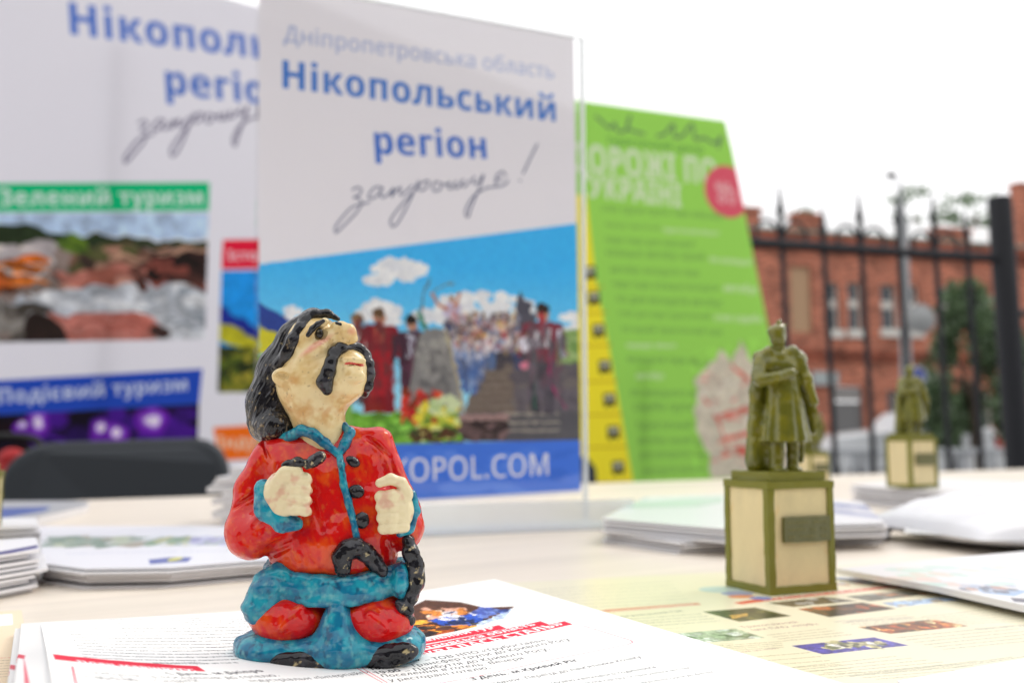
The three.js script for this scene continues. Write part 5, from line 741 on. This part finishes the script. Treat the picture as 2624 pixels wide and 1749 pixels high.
  // hair
  const strands = (f) => (x, y, z) => { const d = f(x, y, z); if (Math.abs(d) > 14) return d; const t = x * 0.88 - y * 0.47, w = x * 0.47 + y * 0.88; return d + 3 * (noise(t / 9 + z / 16, w / 50, z / 9) - 0.5) + 1.8 * (noise(t / 4.5, w / 30, z / 6) - 0.5) + 1 * (noise(t / 3, w / 12, z / 4) - 0.5); };
  const hairF = strands(join(20, chain([Q(802, 828, -14), Q(764, 872, -22), Q(724, 950, -34), Q(694, 1030, -36), Q(688, 1082, -30)], [40, 52, 62, 60, 54], 20), chain([Q(782, 824, 48), Q(770, 842, 56), Q(752, 872, 62), Q(738, 902, 56), Q(716, 934, 44)], [13, 16, 18, 18, 18], 10), chain([Q(776, 818, 34), Q(804, 803, 34), Q(840, 803, 24), Q(866, 817, 16)], [13, 11, 10, 6], 8), ell(Q(705, 1092, 10), [50, 40, 44])));
  const hairP = (x, y, z) => { const low = sstep(760, 560, y); return mixC(blackP(0.74, 14)(x, y, z), [0.27, 0.2, 0.11], sstep(0.66 - low * 0.13, 0.76 - low * 0.12, n3(x, y, z, 26, 8) * 0.5 + noise(x / 5 + 40, y / 9 + 30, z / 5) * 0.3 + noise(x / 3 + 4, y / 3 + 3, z / 3) * 0.2) * 0.85); };
  add('hair', hairF, [Q(620, 785, -110), Q(880, 1140, 70)], 14, 2.6, hairP);
  const fs = (pts, lift) => pts.map(([x, y, e = 0]) => surf(skinF, x, y, lift + e));
  const mus = fs([[838, 998], [832, 978], [842, 950], [848, 926], [856, 904], [874, 891], [896, 888], [920, 894], [936, 910], [944, 932], [947, 958], [942, 988], [934, 1008]], 3);
  add('moustache', lumpy(chain(mus, [14, 20, 17, 14.5, 14.5, 14.5, 14.5, 14, 13.5, 13.5, 13.5, 13, 11], 8), 1.2, 22, 0, 0.2), mus, 26, 2.2, blackP(0.74, 10));
  const eb = fs([[789, 858], [800, 842], [814, 830], [828, 822]], 5); add('eyebrow', chain(eb, [6, 7.5, 7, 5], 4), eb, 12, 1.8, blackP(0.9, 10), head);
  const eb2 = fs([[862, 827], [872, 830]], 3); add('eyebrow', chain(eb2, [4, 4], 4), eb2, 10, 1.8, blackP(0.9, 10), head);
  const ey = surf(skinF, 818, 853, 4); add('eye', ell(ey, [10, 14, 8], 0.25), [ey], 18, 1.6, (x, y) => (Math.hypot(x - ey[0] + 2, y - ey[1] - 4) < 3.2 ? [0.2, 0.17, 0.12] : [0.012, 0.009, 0.007]), head);
  // collar, front band, buttons
  const bodyF = join(8, shirtF, skinF);
  const cl = [[742, 1118], [772, 1102], [802, 1110], [832, 1134], [862, 1160]].map(([x, y]) => surf(bodyF, x, y, 3)), cr = [[882, 1090], [896, 1108], [884, 1136], [868, 1162]].map(([x, y]) => surf(bodyF, x, y, 3)), cb = [Q(742, 1118, 40), Q(700, 1120, 0), Q(720, 1110, -60)];
  add('collar', lumpy(join(5, chain(cl, [14, 14, 13, 12, 10], 6), chain(cr, [10, 13, 13, 10], 6), chain([cl[0], ...cb.slice(1)], [13, 13, 12], 8)), 2, 12), [...cl, ...cr, ...cb], 20, 2.2, tealP);
  const fb = onShirt([[868, 1162], [874, 1190], [880, 1240], [892, 1284], [906, 1335], [916, 1392]], 1); add('front_band', lumpy(chain(fb, [9, 8.5, 9, 9, 9, 8], 5), 1.5, 12, 3), fb, 18, 2.2, tealP);
  const bt = blackP(0.66, 12);
  for (const [x, y, rx, ry, rot] of [[904, 1182, 19, 12, -0.6], [912, 1259, 21, 17, 0], [927, 1333, 19, 20, 0]]) { const c = surf(shirtF, x, y, 2); add('button', lumpy(ell(c, [rx, ry, 11], rot), 1.5, 9), [c], 26, 2, bt); }
  // hands with cuffs
  {
    const hc = surf(shirtF, 735, 1275, 14), z = hc[2], H = (px, py, dz) => { const p = Q(px, py, z); return [p[0], p[1], z + dz]; };
    const fingers = [0, 1, 2, 3].map((i) => chain([H(728, 1228 + i * 26, 12), H(762, 1222 + i * 27, 26), H(786, 1226 + i * 27, 16), H(788, 1230 + i * 27, -4)], [13.5, 14.5 - i * 0.4, 14 - i * 0.4, 11], 5));
    const thumb = chain([H(714, 1232, 18), H(735, 1209, 26), H(768, 1204, 26)], [15, 14, 12], 6), palm = ell(H(722, 1268, 2), [46, 58, 30]);
    add('hand', lumpy(join(7, palm, thumb, ...fingers), 1.5, 16), [H(665, 1195, -40), H(805, 1335, 45)], 6, 2.2, handP);
    add('cuff', lumpy(join(14, chain([H(672, 1250, -8), H(684, 1302, -6), H(726, 1336, -4), H(756, 1342, -10)], [22, 30, 25, 17], 14)), 2.5, 16), [H(650, 1230, -34), H(775, 1362, 30)], 8, 2.4, tealP);
    const pipe = join(4, chain([H(738, 1192, 16), H(768, 1184, 24), H(786, 1184, 26)], [12, 13, 9], 5), chain([H(792, 1192, 28), H(808, 1182, 30), H(826, 1170, 30)], [9, 14, 15], 5));
    add('pipe', lumpy(pipe, 1.5, 10), [H(725, 1155, -10), H(845, 1210, 50)], 4, 2, blackP(0.6, 12));
  }
  {
    const z = 88, H = (px, py, dz) => { const p = Q(px, py, z); return [p[0], p[1], z + dz]; };
    const fingers = [0, 1, 2, 3].map((i) => chain([H(1040 - i * 1, 1272 + i * 26, 6), H(1008, 1268 + i * 27, 24), H(978 + i * 2, 1271 + i * 27, 18), H(974 + i * 3, 1274 + i * 27, -2)], [14, 15 - i * 0.4, 14 - i * 0.4, 11], 5));
    const thumb = chain([H(1044, 1262, 4), H(1030, 1236, 14), H(1004, 1226, 20), H(976, 1236, 22)], [15, 14, 13, 11], 6), palm = ell(H(1016, 1310, -6), [42, 54, 28]);
    add('hand', lumpy(join(7, palm, thumb, ...fingers), 1.5, 16, 5), [H(955, 1205, -42), H(1065, 1372, 44)], 6, 2.2, handP);
    const cf = chain([H(1052, 1268, -20), H(1060, 1310, -18), H(1046, 1352, -12), H(1024, 1366, -10)], [12, 14, 14, 11], 8); add('cuff', lumpy(cf, 2, 14), [H(1010, 1250, -40), H(1080, 1385, 10)], 8, 2.4, tealP);
  }
  // curved black hook at the belt and the long black pistol at the hip
  const hk = [[878, 1456], [876, 1428], [890, 1408], [914, 1402], [938, 1416], [960, 1440], [980, 1462]].map(([x, y]) => surf(bellyF, x, y, 8));
  add('belt_hook', lumpy(chain(hk, [20, 23, 23, 22, 21, 19, 15], 10), 2, 14), hk, 30, 2.4, blackP(0.66, 14));
  const ps = [Q(1046, 1384, 60), Q(1052, 1415, 66), Q(1064, 1452, 62), Q(1064, 1492, 56), Q(1050, 1530, 56), Q(1030, 1556, 66), Q(1050, 1590, 50)];
  add('pistol', lumpy(join(8, chain(ps, [16, 19, 22, 22, 18, 18, 13], 10), chain([Q(1022, 1545, 80), Q(1046, 1566, 72)], [10, 14], 8)), 3, 16), ps, 30, 2.6, blackP(0.64, 14));
}
// ---------- olive statuettes ----------
{
  const c0 = Py(1975, 1526, TOP + 0.0005), cl = Py(1860, 1493, TOP + 0.0005), cr = Py(2146, 1505, TOP + 0.0005);
  const el = cl.clone().sub(c0), er = cr.clone().sub(c0); const side = (el.length() + er.length()) / 2, yaw = (Math.atan2(er.z, er.x) + Math.atan2(-el.x, el.z) * 0 + (Math.atan2(el.z, el.x) + Math.PI / 2)) / 2;
  const A = Math.atan2(-er.z, er.x), B = Math.atan2(-el.z, el.x) - Math.PI / 2, rot = (A + B) / 2;
  const ur = V3(Math.cos(rot), 0, -Math.sin(rot)), ul = V3(Math.cos(rot + Math.PI / 2), 0, -Math.sin(rot + Math.PI / 2));
  const projX = (v) => { const d = v.clone().sub(eye); return CX + F * d.x / (-(d.z * cp) + d.y * sp); }, fit = (u, px) => { let a = 0, b = 0.1; for (let i = 0; i < 40; i++) { const m = (a + b) / 2; (Math.abs(projX(c0.clone().addScaledVector(u, m)) - 1975) < Math.abs(px - 1975)) ? (a = m) : (b = m); } return a; };
  const wr = fit(ur, 2145), wl = fit(ul, 1861), cen = c0.clone().addScaledVector(ur, wr / 2).addScaledVector(ul, wl / 2);
  const topY = Pz(1975, 1234, -c0.z).y, H = topY - TOP - 0.0005;
  const S = thing('statuette', 'olive cloaked statuette on cream pedestal standing on the pale yellow map sheet', 'statuette', cen.clone().setY(TOP + 0.0005), 'olive souvenir statuettes');
  const olive = phys([0.175, 0.172, 0.016], 0.45, { specularIntensity: 0.3, clearcoat: 0.4, clearcoatRoughness: 0.25 }), oliveV = phys(0xffffff, 0.4, { vertexColors: true, specularIntensity: 0.4, clearcoat: 0.9, clearcoatRoughness: 0.14 }), cream = phys(0xffffff, 0.55, { map: speckle(256, 256, (i, j) => { const n = tile(i, j, 6, 256, 4), m = tile(i, j, 30, 256, 7), k = 0.93 + 0.1 * n + 0.04 * (m - 0.5); const st = sstep(0.66, 0.74, tile(i, j, 9, 256, 11)) * 0.25; return [222 * k, (206 - 24 * st) * k, (160 - 44 * st) * k]; }), specularIntensity: 0.5, clearcoat: 0.2, clearcoatRoughness: 0.4 }), plaqueM = phys([0.1, 0.1, 0.02], 0.4, { clearcoat: 0.4, clearcoatRoughness: 0.3 });
  const P = new THREE.Group(); P.rotation.y = rot;
  const loc = (g) => { g.rotateY(rot); return g; };
  const t = 0.0036, b = 0.0034;
  part('block', loc(rbox(wr - 0.0016, H - 0.002, wl - 0.0016, 0.0006, 0, H / 2, 0)), cream, S);
  const uneven = (g) => { const p = g.attributes.position; for (let i = 0; i < p.count; i++) { const x = p.getX(i), y = p.getY(i), z = p.getZ(i), k = 0.00045; p.setXYZ(i, x + k * (noise(x * 300 + 9, y * 260, z * 300) - 0.5), y + k * (noise(x * 300, y * 300 + 5, z * 300) - 0.5), z + k * (noise(x * 300, y * 260, z * 300 + 7) - 0.5)); } g.computeVertexNormals(); return g; };
  const rod = (w, h, d, x, y, z) => uneven(at(new THREE.BoxGeometry(w, h, d, Math.ceil(w / 0.002), Math.ceil(h / 0.002), Math.ceil(d / 0.002)), x, y, z));
  for (const [sx, sz] of [[-1, -1], [1, -1], [-1, 1], [1, 1]]) part('corner_strip', loc(rod(t, H - b * 2, t, sx * (wr / 2 - t / 2), H / 2, sz * (wl / 2 - t / 2))), olive, S);
  for (const y of [b / 2, H - b / 2]) part(y < 0.01 ? 'foot_band' : 'cornice_band', loc(rod(wr + 0.0004, b, wl + 0.0004, 0, y, 0)), olive, S);
  part('plinth', loc(rod(wr * 0.86, 0.0042, wl * 0.86, 0, H + 0.0022, 0)), olive, S);
  // plaque on the right-hand face
  const pq = [Pz(2000, 1326, 0.44), Pz(2125, 1386, 0.45)], ph = (pq[0].y - pq[1].y) * 1.0, pl = part('plaque', loc(rod(wr * 0.70, ph, 0.0016, wr * 0.06, (pq[0].y + pq[1].y) / 2 - TOP, wl / 2 + 0.0004)), plaqueM, S);
  { const gs = []; for (let r = 0; r < 3; r++) for (let i = 0; i < 11; i++) if (rnd() > 0.15) gs.push(box(wr * 0.03 * rr(0.6, 1.2), 0.0009, 0.0003, wr * 0.06 + (i - 5) * wr * 0.054, (pq[0].y + pq[1].y) / 2 - TOP + (1 - r) * 0.0032, wl / 2 + 0.0013)); part('lettering', loc(clean(gs)), phys([0.2, 0.19, 0.06], 0.4), pl); }
  // the cloaked figure, modelled from measured outlines
  const zf = -cen.z, s = zf / F, py0 = TOP + 0.0005 + H + 0.0043, Q = (px, py, zo = 0) => { const p = Pz(px, py, zf - zo * s); return [(p.x - cen.x) / s, (p.y - py0) / s, (p.z + zf) / s]; };
  const X = chain, headF = join(6, ell(Q(1994, 862, 6), [21, 27, 24]), chain([Q(1996, 885, 4), Q(1998, 905, 0)], [15, 17], 5), ell(Q(2004, 868, 24), [6, 8, 8]), ell(Q(2003, 878, 22), [9, 5, 6]));
  const hat = join(5, ell(Q(1990, 846, 2), [23, 14, 24], 0.25), chain([Q(1994, 838, 8), Q(1996, 826, 10), Q(2001, 822, 8)], [7, 5, 3], 4), chain([Q(2006, 842, 8), Q(2012, 832, 8)], [7, 4], 4));
  const chest = join(16, ell(Q(1998, 940, 0), [50, 42, 34]), ell(Q(2008, 985, 2), [44, 30, 32]), cap(Q(1952, 922, -4), Q(2046, 918, -6), 19, 18));
  const skirt = (() => { const a = Q(2008, 985, 2), e = Q(2014, 1132, 2), c = cap(a, e, 40, 62); return (x, y, z) => { const ang = Math.atan2(z - a[2], x - a[0]), d = c(x, y, z * 1.12); const k = clamp((a[1] - y) / (a[1] - e[1])); return Math.max(d + k * 3.2 * Math.sin(ang * 11 + 1), e[1] - y); }; })();
  const legsF = join(6, chain([Q(1990, 1120, 6), Q(1992, 1165, 8), Q(1990, 1200, 10)], [20, 17, 18], 6), ell(Q(2000, 1204, 24), [20, 9, 24]), chain([Q(2032, 1120, -4), Q(2032, 1165, -4), Q(2032, 1198, -2)], [18, 15, 15], 6), ell(Q(2040, 1203, 12), [17, 8, 20]), chain([Q(2056, 1090, -10), Q(2054, 1180, -14)], [6, 7], 4));
  const armA = join(6, chain([Q(1950, 926, 8), Q(1944, 960, 26), Q(1950, 974, 38)], [19, 17, 17], 8), chain([Q(1950, 974, 40), Q(1990, 966, 48), Q(2026, 954, 42)], [17, 14, 11], 6), ell(Q(2032, 954, 40), [12, 9, 9]));
  const armB = join(6, chain([Q(2048, 922, 4), Q(2066, 972, 12), Q(2082, 1018, 20)], [17, 15, 12], 8), ell(Q(2086, 1030, 22), [12, 12, 11]));
  const cloak = (() => { const a = join(14, chain([Q(1950, 918, -18), Q(1940, 1000, -26), Q(1942, 1090, -28), Q(1936, 1185, -26)], [20, 18, 22, 30], 16), chain([Q(1998, 912, -26), Q(1990, 1000, -36), Q(1975, 1100, -38), Q(1966, 1190, -32)], [26, 26, 28, 30], 16), chain([Q(2044, 916, -18), Q(2066, 990, -28), Q(2084, 1060, -30), Q(2086, 1100, -26)], [20, 17, 20, 12], 14)); return (x, y, z) => { const d = a(x, y, z); return d > 12 ? d : d + 3 * Math.sin(x / 6.5 + 1.5 * Math.sin(y / 60)) * clamp(-(y - 260) / 200); }; })();
  const cape = chain([Q(1944, 916, -2), Q(1972, 904, 4), Q(2000, 912, 20), Q(2030, 902, 4), Q(2054, 920, -4)], [16, 15, 10, 15, 15], 10);
  const fig = cutBelow(lumpy(join(5, join(8, headF, hat), chest, skirt, legsF, armA, armB, cloak, cape), 1.8, 18, 0, 0.15), -1);
  const paint = (x, y, z) => { const n = fbm(x / 26 + 50, y / 26 + 50, z / 26 + 50, 3), a = [0.17, 0.16, 0.005], d = [0.115, 0.118, 0.008]; const k = sstep(0.35, 0.7, n); return [mix(d[0], a[0], k), mix(d[1], a[1], k), mix(d[2], a[2], k)]; };
  const [lo, hi] = boundsOf([Q(1890, 815, -80), Q(2120, 1212, 80)], 8);
  solid('figure', fig, lo, hi, 2.6, s, oliveV, S, paint).position.y = H + 0.0044;
  const place = (px, py, y, label) => { const o = S.clone(); o.name = numbered('statuette'); scene.add(o); o.position.copy(Py(px, py, y)); o.userData = { ...S.userData, label }; return o; };
  const far = place(2333, 1254, TOP + 0.0225, 'small-looking olive statuette standing on a white brochure pile beside the fence post'); far.position.copy(Pz(2340, 1255, 0.985)); far.position.y = TOP + 0.0226;
  const third = place(2084, 1245, TOP, 'olive statuette mostly hidden behind the one on the map sheet'); third.position.copy(Pz(2086, 1244, 1.5)); third.position.y = TOP;
  const left = place(-60, 1400, TOP, 'statuette whose pedestal edge shows beside the blue striped booklets'); left.position.copy(Pz(-96, 1400, 0.6)); left.position.y = TOP; left.rotation.y = Math.PI;
}
renderer.render(scene, camera);
